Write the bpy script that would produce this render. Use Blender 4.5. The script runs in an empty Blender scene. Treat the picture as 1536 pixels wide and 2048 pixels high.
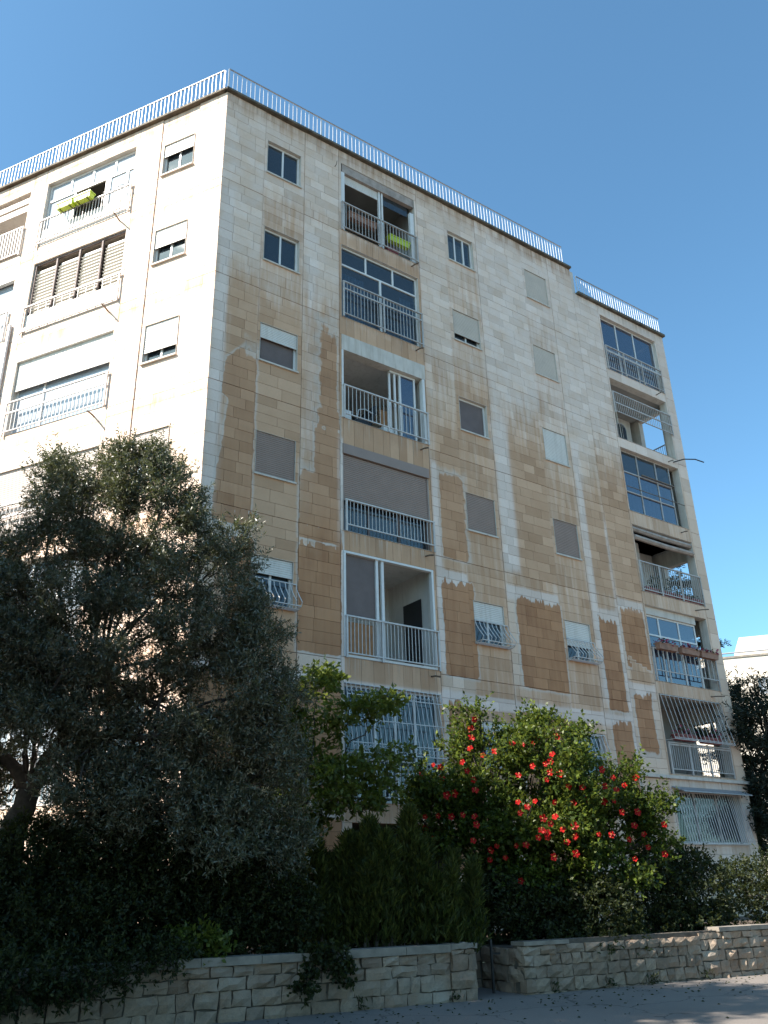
import bpy, math, random
import numpy as np
from mathutils import Vector, Matrix
random.seed(7); rng = np.random.default_rng(7)
SC = bpy.context.scene
COL = SC.collection
R = math.radians

# ------------------------------------------------------------------ camera
EYE = 1.6
cam_d = bpy.data.cameras.new('camera'); cam = bpy.data.objects.new('camera', cam_d); COL.objects.link(cam)
CX = Vector((0.99961638, 0.01131628, -0.02527915)); CY = Vector((0.02769646, -0.40842533, 0.91237145)); CZ = Vector((0, 0.91272159, 0.40858207))
cam.matrix_world = Matrix(((CX.x, CY.x, -CZ.x, 0), (CX.y, CY.y, -CZ.y, 0), (CX.z, CY.z, -CZ.z, EYE), (0, 0, 0, 1)))
cam_d.sensor_fit = 'VERTICAL'; cam_d.sensor_height = 32; cam_d.sensor_width = 24
FPX = 1719.76
cam_d.lens = FPX / 2048 * 32
cam_d.clip_start = 0.05; cam_d.clip_end = 3000
SC.camera = cam
# ------------------------------------------------------------------ sky and sun
SUN_AZ, SUN_EL = R(63), R(42)           # azimuth from straight behind the camera, towards the left
SUN = Vector((-math.sin(SUN_AZ) * math.cos(SUN_EL), -math.cos(SUN_AZ) * math.cos(SUN_EL), math.sin(SUN_EL)))
W = bpy.data.worlds.new('World'); SC.world = W; W.use_nodes = True
nt = W.node_tree; nt.nodes.clear()
sky = nt.nodes.new('ShaderNodeTexSky'); sky.sky_type = 'NISHITA'; sky.sun_disc = False
sky.sun_elevation = SUN_EL; sky.sun_rotation = math.atan2(SUN.x, SUN.y)
sky.altitude = 700; sky.air_density = 1.0; sky.dust_density = 1.6; sky.ozone_density = 2.2
bg = nt.nodes.new('ShaderNodeBackground'); bg.inputs['Strength'].default_value = 0.094
wo = nt.nodes.new('ShaderNodeOutputWorld')
tint = nt.nodes.new('ShaderNodeMix'); tint.data_type = 'RGBA'; tint.blend_type = 'MULTIPLY'; tint.inputs[0].default_value = 1.0; tint.inputs[7].default_value = (0.70, 1.0, 1.0, 1)
nt.links.new(sky.outputs[0], tint.inputs[6]); nt.links.new(tint.outputs[2], bg.inputs['Color']); nt.links.new(bg.outputs[0], wo.inputs[0])
sun_d = bpy.data.lights.new('sun', 'SUN'); sun_d.energy = 4.7; sun_d.angle = R(0.53); sun_d.color = (1.0, 0.91, 0.80)
sun = bpy.data.objects.new('sun', sun_d); COL.objects.link(sun)
sun.rotation_euler = SUN.to_track_quat('Z', 'Y').to_euler(); sun.location = (-40, -20, 60)
SC.view_settings.view_transform = 'Standard'; SC.view_settings.look = 'None'
SC.view_settings.exposure = 1.58; SC.view_settings.gamma = 1.0; SC.view_settings.use_curve_mapping = False
SC.cycles.max_bounces = 8; SC.cycles.transparent_max_bounces = 12

# ------------------------------------------------------------------ node materials
class NM:
    def __init__(s, name):
        s.m = bpy.data.materials.new(name); s.m.use_nodes = True; s.t = s.m.node_tree; s.t.nodes.clear()
        s.out = s.t.nodes.new('ShaderNodeOutputMaterial')
    def n(s, typ, ins=None, **kw):
        x = s.t.nodes.new(typ)
        for k, v in kw.items(): setattr(x, k, v)
        for k, v in (ins or {}).items():
            if hasattr(v, 'is_linked'): s.t.links.new(v, x.inputs[k])
            else: x.inputs[k].default_value = v
        return x
    def math(s, op, a, b=None, c=None, clamp=False):
        x = s.t.nodes.new('ShaderNodeMath'); x.operation = op; x.use_clamp = clamp
        for i, v in enumerate((a, b, c)):
            if v is None: continue
            if hasattr(v, 'is_linked'): s.t.links.new(v, x.inputs[i])
            else: x.inputs[i].default_value = v
        return x.outputs[0]
    def mix(s, f, a, b, mode='MIX'):
        x = s.t.nodes.new('ShaderNodeMix'); x.data_type = 'RGBA'; x.blend_type = mode
        for k, v in ((0, f), (6, a), (7, b)):
            if hasattr(v, 'is_linked'): s.t.links.new(v, x.inputs[k])
            else: x.inputs[k].default_value = v if k == 0 else (*v[:3], 1)
        return x.outputs[2]
    def noise(s, vec, scale, detail=4, rough=.55, out='Fac'):
        return s.n('ShaderNodeTexNoise', {'Vector': vec, 'Scale': scale, 'Detail': detail, 'Roughness': rough}).outputs[out]
    def mapr(s, v, a, b, c=0., d=1., smooth=False):
        x = s.n('ShaderNodeMapRange', {'Value': v, 'From Min': a, 'From Max': b, 'To Min': c, 'To Max': d})
        if smooth: x.interpolation_type = 'SMOOTHSTEP'
        return x.outputs[0]
    def scale(s, v, xyz):
        return s.n('ShaderNodeVectorMath', {0: v, 1: xyz}, operation='MULTIPLY').outputs[0]
    def finish(s, sh):
        s.t.links.new(sh, s.out.inputs[0]); return s.m
    def pr(s, col, rough=.6, bump=None, bs=.3, bd=.01, **kw):
        p = s.n('ShaderNodeBsdfPrincipled', {'Base Color': col if hasattr(col, 'is_linked') else (*col[:3], 1), 'Roughness': rough, **kw})
        if bump is not None:
            b = s.n('ShaderNodeBump', {'Height': bump, 'Strength': bs, 'Distance': bd}); s.t.links.new(b.outputs[0], p.inputs['Normal'])
        return p.outputs[0]

def mat_plain(name, col, rough=.55, var=.12, scale=6., metal=0., bump=.0, dirt=None):
    k = NM(name); g = k.n('ShaderNodeNewGeometry').outputs['Position']
    f = k.noise(g, scale, 5); f2 = k.noise(g, scale * 9, 3)
    c = k.mix(k.mapr(f, .3, .7), tuple(x * (1 - var) for x in col), tuple(min(1, x * (1 + var)) for x in col))
    if dirt:
        st = k.noise(k.scale(g, (9, 9, .9)), 1.0, 4)
        c = k.mix(k.mapr(st, .5, .72, 0, dirt[1]), c, dirt[0])
    return k.finish(k.pr(c, k.mapr(f2, .3, .7, rough * .85, min(1, rough * 1.15)), bump=f2 if bump else None, bs=bump, Metallic=metal))

def mat_stone():                                     # limestone cladding with its own wear, driven by attributes on the slabs
    k = NM('limestone_cladding')
    uv = k.n('ShaderNodeUVMap').outputs[0]; pos = k.n('ShaderNodeNewGeometry').outputs['Position']
    at = lambda nme: k.n('ShaderNodeAttribute', attribute_name=nme).outputs['Fac']
    tone, coat, soft, bleach = at('tone'), at('coat'), at('soft'), at('bleach')
    big = k.noise(uv, .45, 4); fine = k.noise(pos, 22, 5, .65); mid = k.noise(uv, 2.3, 4)
    streak = k.noise(k.scale(uv, (7, .5, 1)), 1.0, 5, .6)
    drip = k.noise(k.scale(uv, (9.0, 1.3, 1)), 1.0, 2, .5); top = at('topedge')
    wob = k.noise(uv, 3.2, 3)
    beige = k.mix(tone, (.70, .50, .365), (.78, .58, .445))
    grey = k.mix(tone, (.75, .60, .51), (.83, .675, .585))
    c = k.mix(k.mapr(k.math('ADD', bleach, k.math('MULTIPLY', k.math('SUBTRACT', mid, .5), .8)), .25, .75, 0, 1, True), beige, grey)
    # soft ochre weathering, streaked downwards
    so = k.math('ADD', soft, k.math('MULTIPLY', k.math('SUBTRACT', streak, .5), .95))
    so = k.math('MULTIPLY', k.mapr(so, .03, .54, 0, 1, True), k.math('MULTIPLY', k.mapr(soft, 0, .12), k.mapr(bleach, .55, .85, 1, .12, True)))
    och = k.mix(k.math('ADD', k.math('MULTIPLY', tone, .42), k.math('MULTIPLY', mid, .58)), (.42, .205, .09), (.68, .41, .25))
    c = k.mix(k.math('MULTIPLY', so, .85), c, och)
    # the old brown coat with ragged dripping edges
    sd = k.math('ADD', coat, k.math('ADD', k.math('MULTIPLY', k.math('MULTIPLY', k.math('SUBTRACT', drip, .5), .62), top), k.math('MULTIPLY', k.math('SUBTRACT', wob, .5), .13)))
    cm = k.mapr(sd, -.012, .02, 0, 1, True)
    br = k.mix(k.mapr(k.math('ADD', big, k.math('MULTIPLY', k.math('SUBTRACT', mid, .5), .5)), .32, .68), (.31, .118, .042), (.44, .195, .08))
    br = k.mix(k.mapr(streak, .38, .78, 0, .5), br, (.58, .305, .15))
    br = k.mix(k.math('MULTIPLY', tone, .28), br, (.60, .315, .16))
    zz = k.n('ShaderNodeSeparateXYZ', {0: uv}).outputs['Y']
    c = k.mix(k.math('MULTIPLY', cm, k.mapr(k.math('ADD', zz, k.math('MULTIPLY', streak, 1.2)), 9.3, 10.6, .96, .5)), c, br)
    rim = k.math('MULTIPLY', k.mapr(sd, -.075, -.01, 0, 1), k.math('SUBTRACT', 1.0, cm))
    rim = k.math('MULTIPLY', rim, k.mapr(coat, -.4, -.3))
    c = k.mix(k.math('MULTIPLY', rim, .55), c, (.66, .59, .53))
    c = k.mix(k.mapr(fine, .35, .75, 0, .16), c, (.3, .24, .18))
    c = k.mix(1.0, c, k.n('ShaderNodeCombineColor', {0: k.mapr(tone, 0, 1, .91, 1.06), 1: k.mapr(tone, 0, 1, .905, 1.06), 2: k.mapr(tone, 0, 1, .90, 1.06)}).outputs[0], 'MULTIPLY')
    wd = k.noise(k.scale(uv, (20, .6, 1)), 1.0, 2, .5)
    c = k.mix(k.math('MULTIPLY', at('drips'), k.mapr(wd, .58, .66, 0, .55)), c, (.66, .60, .53))
    blk = k.math('MULTIPLY', at('soot'), k.mapr(streak, .38, .62))
    c = k.mix(k.math('MULTIPLY', blk, .6), c, (.09, .075, .06))
    return k.finish(k.pr(c, .82, bump=fine, bs=.25, bd=.006))

def mat_leaf(name, c1, c2, c3, rough=.45, trans=.25, spec=.4):
    k = NM(name); r = k.n('ShaderNodeNewGeometry').outputs['Random Per Island']
    cr = k.n('ShaderNodeValToRGB', {'Fac': r}); e = cr.color_ramp
    e.elements[0].color = (*c1, 1); e.elements[1].color = (*c3, 1); x = e.elements.new(.55); x.color = (*c2, 1)
    p = k.pr(cr.outputs[0], rough, **{'Specular IOR Level': spec})
    tcol = k.mix(.5, cr.outputs[0], (.25, .30, .04), 'MIX')
    t = k.n('ShaderNodeBsdfTranslucent', {'Color': tcol}).outputs[0]
    return k.finish(k.n('ShaderNodeMixShader', {0: trans, 1: p, 2: t}).outputs[0])

def mat_glass(name, tint=(.07, .085, .10), see=.6, rough=.03, refl=.03):
    k = NM(name)
    g = k.n('ShaderNodeNewGeometry').outputs['Position']; w = k.noise(g, 1.7, 2)
    b = k.n('ShaderNodeBump', {'Height': w, 'Strength': .06, 'Distance': .05}).outputs[0]
    gl = k.n('ShaderNodeBsdfGlossy', {'Color': (.9, .93, .95, 1), 'Roughness': rough, 'Normal': b}).outputs[0]
    tr = k.n('ShaderNodeBsdfTransparent', {'Color': (.72, .78, .8, 1)}).outputs[0]
    df = k.n('ShaderNodeBsdfDiffuse', {'Color': (*tint, 1)}).outputs[0]
    body = k.n('ShaderNodeMixShader', {0: see, 1: df, 2: tr}).outputs[0]
    fr = k.n('ShaderNodeFresnel', {'IOR': 1.55, 'Normal': b}).outputs[0]
    front = k.math('SUBTRACT', 1.0, k.n('ShaderNodeNewGeometry').outputs['Backfacing'])
    body = k.n('ShaderNodeMixShader', {0: front, 1: tr, 2: body}).outputs[0]
    return k.finish(k.n('ShaderNodeMixShader', {0: k.math('MULTIPLY', k.math('ADD', k.math('MULTIPLY', fr, .85), refl, clamp=True), front), 1: body, 2: gl}).outputs[0])

def mat_asphalt():
    k = NM('asphalt'); g = k.n('ShaderNodeNewGeometry').outputs['Position']
    a = k.noise(g, .5, 5); b = k.noise(g, 70, 3); c_ = k.noise(g, 4, 5)
    c = k.mix(k.mapr(a, .3, .7), (.125, .11, .10), (.175, .155, .14))
    c = k.mix(k.mapr(b, .4, .75, 0, .5), c, (.21, .19, .17))
    v = k.n('ShaderNodeTexVoronoi', {'Vector': k.n('ShaderNodeVectorMath', {0: g, 1: k.scale(k.noise(g, 1.5, 3, out='Color'), (.8, .8, .8))}, operation='ADD').outputs[0], 'Scale': .55}, feature='DISTANCE_TO_EDGE').outputs['Distance']
    c = k.mix(k.mapr(v, 0, .012, .75, 0), c, (.02, .02, .02))
    c = k.mix(k.mapr(c_, .56, .75, 0, .55), c, (.17, .14, .115))
    return k.finish(k.pr(c, .9, bump=b, bs=.5, bd=.01))

def mat_block():
    k = NM('rough_garden_stone'); g = k.n('ShaderNodeNewGeometry').outputs['Position']
    oi = k.n('ShaderNodeObjectInfo').outputs['Random']
    n1 = k.noise(g, 3, 5); n2 = k.noise(g, 26, 6, .7)
    c = k.mix(oi, (.20, .145, .105), (.32, .245, .18))
    c = k.mix(k.mapr(n1, .45, .7, 0, .55), c, (.27, .17, .115))
    c = k.mix(k.mapr(n2, .45, .75, 0, .5), c, (.15, .13, .11))
    c = k.mix(k.mapr(k.noise(g, 5, 4), .50, .70, 0, .55), c, (.12, .10, .08))
    c = k.mix(k.mapr(k.noise(g, 1.3, 4), .52, .68, 0, .6), c, (.34, .30, .25))
    return k.finish(k.pr(c, .9, bump=n2, bs=.7, bd=.02))

M = dict(
    stone=mat_stone(), joint=mat_plain('joint_mortar', (.17, .14, .11), .9, .25, 3),
    plaster=mat_plain('white_plaster', (.68, .63, .58), .85, .08, 2, dirt=((.4, .34, .27), .35)),
    trim=mat_plain('lintel_plaster', (.60, .535, .47), .8, .1, 3, dirt=((.38, .3, .22), .5)),
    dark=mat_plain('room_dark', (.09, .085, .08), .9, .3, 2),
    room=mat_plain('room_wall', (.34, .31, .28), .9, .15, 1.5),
    white=mat_plain('white_aluminium', (.72, .69, .66), .4, .06, 5),
    rail=mat_plain('painted_rail', (.46, .43, .41), .5, .15, 8, dirt=((.32, .22, .15), .5)),
    railw=mat_plain('white_rail', (.58, .55, .53), .45, .1, 8, dirt=((.35, .27, .2), .35)),
    galv=mat_plain('galvanised_bar', (.60, .60, .60), .42, .08, 9, metal=.15),
    galvd=mat_plain('dull_rail', (.30, .31, .33), .5, .15, 9, metal=.3),
    coping=mat_plain('roof_coping', (.12, .10, .075), .9, .45, 3, bump=.4),
    shut_w=mat_plain('white_shutter', (.68, .645, .60), .5, .05, 3, dirt=((.4, .34, .27), .3)),
    shut_b=mat_plain('brown_shutter', (.29, .21, .175), .55, .06, 3),
    shut_c=mat_plain('cream_shutter', (.56, .49, .42), .55, .06, 3),
    shut_p=mat_plain('pinkish_shutter', (.55, .47, .42), .55, .06, 3),
    awning=mat_plain('faded_awning_cloth', (.36, .29, .25), .9, .25, 5),
    metal=mat_plain('rusty_pipe', (.16, .12, .09), .7, .4, 20, metal=.2),
    black=mat_plain('black_metal', (.02, .02, .022), .5, .2, 10),
    glass=mat_glass('window_glass'), glass_b=mat_glass('blue_window_glass', (.04, .055, .10), .35, refl=.11), glass_l=mat_glass('pale_window_glass', (.45, .50, .56), .25),
    screen=mat_plain('insect_screen', (.15, .11, .10), .7, .12, 3),
    cur_b=mat_plain('blue_curtain', (.10, .17, .27), .85, .25, 3), cur_w=mat_plain('pale_curtain', (.48, .46, .44), .9, .12, 3),
    blind=mat_plain('blind_slat', (.66, .62, .56), .6, .06, 4),
    lime=mat_plain('lime_plastic', (.50, .62, .045), .4, .08, 6),
    wood=mat_plain('brown_board', (.36, .17, .07), .6, .2, 7), terra=mat_plain('red_plastic_trough', (.22, .05, .045), .5, .25, 6),
    clay=mat_plain('clay_trough', (.30, .16, .11), .7, .25, 6),
    asphalt=mat_asphalt(), block=mat_block(), mortar=mat_plain('wall_mortar', (.09, .075, .06), .95, .4, 8, bump=.4),
    cap=mat_plain('concrete_coping', (.22, .195, .165), .9, .25, 5, bump=.5),
    soil=mat_plain('garden_soil', (.07, .05, .035), .95, .35, 2, bump=.5),
    bark=mat_plain('bark', (.07, .058, .048), .95, .4, 12, bump=.8),
    twig=mat_plain('twig_bark', (.13, .11, .085), .9, .3, 12),
    farwall=mat_plain('far_limestone', (.60, .54, .46), .85, .06, 1),
    olive=mat_leaf('olive_leaf', (.044, .052, .030), (.085, .094, .058), (.19, .19, .14), .38, .16, .6),
    green=mat_leaf('broad_leaf', (.05, .075, .014), (.10, .135, .024), (.17, .20, .04), .38, .42, .4),
    thuja=mat_leaf('thuja_spray', (.016, .026, .008), (.036, .048, .012), (.10, .11, .022), .6, .25, .25),  # lightest leaf tone stands in for sun on the tips
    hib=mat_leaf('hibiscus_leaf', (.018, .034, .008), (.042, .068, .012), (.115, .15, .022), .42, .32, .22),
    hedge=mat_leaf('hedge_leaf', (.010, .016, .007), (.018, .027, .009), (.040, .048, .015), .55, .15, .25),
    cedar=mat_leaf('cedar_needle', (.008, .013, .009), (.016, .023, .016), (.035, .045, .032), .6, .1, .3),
    pine=mat_leaf('pine_needle', (.025, .04, .015), (.04, .06, .02), (.06, .085, .03), .6, .1, .3),
    petal=mat_leaf('red_petal', (.20, .003, .003), (.36, .006, .006), (.55, .016, .012), .5, .32, .3),
    pink=mat_leaf('pink_petal', (.30, .03, .07), (.36, .05, .11), (.42, .08, .16), .5, .25, .3),
    stamen=mat_plain('stamen', (.6, .35, .08), .6, .2, 20),
)
# petals keep their own hue when light comes through them
for nm_ in ('petal', 'pink'):
    for nd in M[nm_].node_tree.nodes:
        if nd.type == 'MIX': nd.inputs[0].default_value = 0.0

# ------------------------------------------------------------------ mesh and object helpers
WL = {}
def reg(o, parent, loc):
    WL[o.name] = Vector(loc)
    if parent is not None:
        o.parent = parent; o.location = Vector(loc) - WL[parent.name]
    else: o.location = loc
def tag(o, label=None, cat=None, group=None, kind=None):
    if label: o['label'] = label
    if cat: o['category'] = cat
    if group: o['group'] = group
    if kind: o['kind'] = kind
    return o
def thing(name, label, cat, loc, group=None):
    o = bpy.data.objects.new(name, None); COL.objects.link(o); o.empty_display_size = .2
    reg(o, None, loc); return tag(o, label, cat, group)

class Frame:
    def __init__(s, P, eu, en): s.P, s.u, s.n = Vector(P), Vector(eu), Vector(en)
    def __call__(s, u, z, o=0.): return Vector((s.P.x + s.u.x * u + s.n.x * o, s.P.y + s.u.y * u + s.n.y * o, z))
    def inv(s, p):
        d = Vector((p[0] - s.P.x, p[1] - s.P.y, 0)); return d.dot(s.u), p[2], d.dot(s.n)

class G:
    def __init__(s): s.v, s.f = [], []
    def face(s, *ps):
        b = len(s.v); s.v += [tuple(p) for p in ps]; s.f.append(tuple(range(b, b + len(ps)))); return s
    def box8(s, c):
        b = len(s.v); c = [Vector(p) for p in c]
        if (c[1] - c[0]).cross(c[3] - c[0]).dot(c[4] - c[0]) < 0: c = [c[i] for i in (1, 0, 3, 2, 5, 4, 7, 6)]
        s.v += [tuple(p) for p in c]
        for q in ((0, 3, 2, 1), (4, 5, 6, 7), (0, 1, 5, 4), (1, 2, 6, 5), (2, 3, 7, 6), (3, 0, 4, 7)): s.f.append(tuple(b + i for i in q))
        return s
    def box(s, F, u0, u1, z0, z1, o0, o1):
        return s.box8([F(u0, z0, o0), F(u1, z0, o0), F(u1, z0, o1), F(u0, z0, o1), F(u0, z1, o0), F(u1, z1, o0), F(u1, z1, o1), F(u0, z1, o1)])
    def tube(s, pts, r, n=5, caps=True):
        pts = [Vector(p) for p in pts]; rs = r if isinstance(r, (list, tuple)) else [r] * len(pts)
        b = len(s.v); up = None
        for i, p in enumerate(pts):
            t = (pts[min(i + 1, len(pts) - 1)] - pts[max(i - 1, 0)]).normalized()
            if up is None: up = t.orthogonal().normalized()
            a = (up - t * up.dot(t))
            a = a.normalized() if a.length > 1e-6 else t.orthogonal().normalized()
            up = a; c = t.cross(a)
            for j in range(n):
                q = 2 * math.pi * j / n; s.v.append(tuple(p + (a * math.cos(q) + c * math.sin(q)) * rs[i]))
        for i in range(len(pts) - 1):
            for j in range(n):
                k = (j + 1) % n; s.f.append((b + i * n + j, b + i * n + k, b + (i + 1) * n + k, b + (i + 1) * n + j))
        if caps:
            s.f.append(tuple(b + j for j in range(n))[::-1]); s.f.append(tuple(b + (len(pts) - 1) * n + j for j in range(n)))
        return s
    def build(s, name, mat, parent=None, kind=None, label=None, smooth=False, loc=None):
        off = WL[parent.name] if (parent is not None and loc is None) else Vector(loc or (0, 0, 0))
        me = bpy.data.meshes.new(name)
        if s.v:
            a = np.array(s.v, dtype=np.float64) - np.array(off)
            me.from_pydata([tuple(x) for x in a], [], s.f)
        me.materials.append(M[mat] if isinstance(mat, str) else mat)
        if smooth: me.polygons.foreach_set('use_smooth', [True] * len(me.polygons))
        o = bpy.data.objects.new(name, me); COL.objects.link(o); reg(o, parent, off)
        if kind: o['kind'] = kind
        if label: o['label'] = label
        return o

def at(x, y, d):                                    # a point of the place seen at pixel (x, y) of the photograph, d metres ahead
    q = CZ + CX * ((x - 768) / FPX) - CY * ((y - 1024) / FPX); t = d / q.y
    return Vector((q.x * t, d, q.z * t + EYE))
def project(p):
    d = Vector(p) - Vector((0, 0, EYE)); w = d.dot(CZ)
    return 768 + FPX * d.dot(CX) / w, 1024 - FPX * d.dot(CY) / w, w

def quads_mesh(name, V, mat, parent, kind=None, label=None, loc=None):      # V: (n,4,3) array of leaf quads
    off = np.array(WL[parent.name] if parent is not None else (loc or (0, 0, 0)))
    n = len(V); me = bpy.data.meshes.new(name)
    me.vertices.add(4 * n); me.loops.add(4 * n); me.polygons.add(n)
    me.vertices.foreach_set('co', (V.reshape(-1, 3) - off).astype(np.float32).ravel())
    me.loops.foreach_set('vertex_index', np.arange(4 * n, dtype=np.int32))
    me.polygons.foreach_set('loop_start', np.arange(0, 4 * n, 4, dtype=np.int32))
    me.update(calc_edges=True); me.materials.append(M[mat])
    o = bpy.data.objects.new(name, me); COL.objects.link(o); reg(o, parent, Vector(off))
    if kind: o['kind'] = kind
    if label: o['label'] = label
    return o
def nrm(a): return a / np.maximum(np.linalg.norm(a, axis=-1, keepdims=True), 1e-9)
def leaf_quads(P, D, L, Wd, fold=.15):
    n = len(P); r = rng.normal(size=(n, 3)); r[:, 2] += .8
    S = nrm(np.cross(D, r)); N = np.cross(S, D)
    L = np.broadcast_to(L, (n,))[:, None]; Wd = np.broadcast_to(Wd, (n,))[:, None]
    m = P + D * L * .48
    return np.stack([P, m + S * Wd * .5 + N * Wd * fold, P + D * L - N * L * .08, m - S * Wd * .5 + N * Wd * fold], 1)
def in_blobs(blobs, n, shell=.5, clump=0):
    B = np.array([b[:6] for b in blobs], float); w = B[:, 3] * B[:, 4] * B[:, 5]; w = w ** .75; w /= w.sum()
    k = rng.choice(len(B), n, p=w); d = nrm(rng.normal(size=(n, 3))); r = rng.random(n) ** (1 / 3.)
    r = np.where(rng.random(n) < shell, .78 + .26 * rng.random(n) ** 2, r)
    if clump:
        cd = nrm(rng.normal(size=(len(B), clump, 3))); cr = .45 + .55 * rng.random((len(B), clump, 1)); j = rng.integers(0, clump, n)
        off = cd[k, j] * cr[k, j] + rng.normal(size=(n, 3)) * .21
        return B[k, :3] + off * B[k, 3:6], nrm(cd[k, j] + d * .8)
    return B[k, :3] + d * r[:, None] * B[k, 3:6], d
def foliage(blobs, ntw, per, tw_len, L, Wd, up=.3, spread=.7, shell=.5, jit=.25, clump=0):
    P, d = in_blobs(blobs, ntw, shell, clump)
    D = nrm(d * .8 + rng.normal(size=(ntw, 3)) * .5 + np.array([0, 0, up]))
    t = np.linspace(.08, 1, per); TL = tw_len * (.6 + .8 * rng.random(ntw))
    p = P[:, None] + D[:, None] * (t[None, :, None] * TL[:, None, None])
    dd = nrm(D[:, None] * (1 - spread) + rng.normal(size=(ntw, per, 3)) * spread * .75)
    n = ntw * per
    return leaf_quads(p.reshape(-1, 3), dd.reshape(-1, 3), L * (1 - jit + 2 * jit * rng.random(n)), Wd * (1 - jit + 2 * jit * rng.random(n)))
def px_blob(x, y, d, rx, ry, rd=None, k=1.0):       # ellipsoid whose outline spans rx by ry photo pixels at d metres
    p = at(x, y, d); m = math.sqrt(p.x ** 2 + p.y ** 2 + (p.z - EYE) ** 2) / FPX * .92
    return (p.x, p.y, p.z, rx * m * k, (rd or rx * m) * k, ry * m * k)

# ------------------------------------------------------------------ setting: road, garden, wall line
WN = Vector((-.469, .883, 0)); WU = Vector((.883, .469, 0)); W0 = Vector((1.04, 13.3, 0)); WB = .30
FW = Frame(W0, WU, -WN)                              # wall frame: u along the wall, o towards the road
GZ = .88
slope = WB / 11.26
def roadz(u, o): return WB - slope * o
g = G()
us = [-220, -40] + list(np.arange(-30, 31, 3.0)) + [40, 220]; os_ = [-2.2, 0.0, 2, 4, 7, 11, 20, 60, 260]
for i in range(len(us) - 1):
    for j in range(len(os_) - 1):
        g.face(*[FW(u, roadz(u, o), o) for u, o in ((us[i], os_[j]), (us[i], os_[j + 1]), (us[i + 1], os_[j + 1]), (us[i + 1], os_[j]))])
tag(g.build('road', 'asphalt'), kind='structure')
GAP0, GAP1, GAPD = .06, .86, -1.1                     # the opening between the two garden walls
g = G()
def gq(u0, u1, o0, o1): g.face(FW(u0, GZ, o0), FW(u1, GZ, o0), FW(u1, GZ, o1), FW(u0, GZ, o1))
gq(-300, GAP0 - .05, -1400, -.28); gq(GAP1 + .05, 500, -1400, -.28); gq(GAP0 - .05, GAP1 + .05, -1400, GAPD - .25)
tag(g.build('garden_ground', 'soil'), kind='structure')

def rough_block(F, u0, u1, z0, z1, o, d=.16, seed=0, rough=.03):
    r = random.Random(seed); nx = max(2, min(4, round((u1 - u0) / .11))); nz = 2 if z1 - z0 > .1 else 1
    g = G(); idx = {}
    for j in range(nz + 1):
        for i in range(nx + 1):
            e = (i in (0, nx)) or (j in (0, nz))
            u = u0 + (u1 - u0) * i / nx + r.uniform(-.013, .013); z = z0 + (z1 - z0) * j / nz + r.uniform(-.012, .012)
            oo = o + (r.uniform(-.02, .006) if e else r.uniform(.0, rough + .012))
            idx[i, j] = len(g.v); g.v.append(tuple(F(u, z, oo)))
    for j in range(nz):
        for i in range(nx): g.f.append((idx[i, j], idx[i + 1, j], idx[i + 1, j + 1], idx[i, j + 1]))
    ring = [(i, 0) for i in range(nx)] + [(nx, j) for j in range(nz)] + [(i, nz) for i in range(nx, 0, -1)] + [(0, j) for j in range(nz, 0, -1)]
    b = len(g.v)
    for (i, j) in ring:
        u = u0 + (u1 - u0) * i / nx; z = z0 + (z1 - z0) * j / nz; g.v.append(tuple(F(u, z, o - d)))
    for k in range(len(ring)):
        a, c = ring[k], ring[(k + 1) % len(ring)]; g.f.append((idx[c], idx[a], b + k, b + (k + 1) % len(ring)))
    return g
SEED = [0]
def block_courses(F, root, u0, u1, zb, rows, o, wmin, wmax, end_big=False):
    z = zb
    for h in rows:
        u = u0
        while u < u1 - .02:
            w = random.uniform(wmin, wmax)
            if u1 - (u + w) < wmin * .7: w = u1 - u
            SEED[0] += 1; hh = h
            rough_block(F, u + .007, u + w - .007, z + .006, z + hh - .006, o + random.uniform(-.02, .022), seed=SEED[0]).build('stone_block', 'block', root)
            u += w
        z += h
    return z
def wall_core(F, root, u0, u1, zb, zt, o0, o1):
    g = G().box(F, u0, u1, zb, zt, o0, o1); return g.build('core', 'mortar', root)
# near-left garden wall
wl = thing('garden_wall', 'low rough stone wall with smooth coping, left of the gate gap, ivy hanging over it', 'stone wall', FW(-3, WB, 0), 'garden walls along the road')
wall_core(FW, wl, -9, GAP0 - .012, WB - .35, .95, -.26, -.035)
block_courses(FW, wl, -9, -.34, WB - .08, [.22, .19, .14, .12], 0, .16, .40)
block_courses(FW, wl, -.34, GAP0, WB - .08, [.22, .22, .2, .06], .02, .2, .38)
FR1 = Frame(FW(GAP0, 0, -.02), -WN * -1, WU)          # return face of the left wall, looking into the gap
FR1 = Frame(FW(GAP0, 0, -.03), WN, WU)
block_courses(FR1, wl, 0, 1.1, WB - .08, [.22, .22, .22], 0, .25, .4)
u = -9
while u < -.36:
    w = random.uniform(.7, 1.1); w = min(w, -.35 - u)
    G().box(FW, u + .004, u + w - .004, .893, .985 + random.uniform(-.004, .004), -.29, .035).build('coping', 'cap', wl); u += w
rough_block(FW, -.34, GAP0 + .02, .925, 1.0, .03, .3, 4001).build('coping', 'cap', wl)
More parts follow.
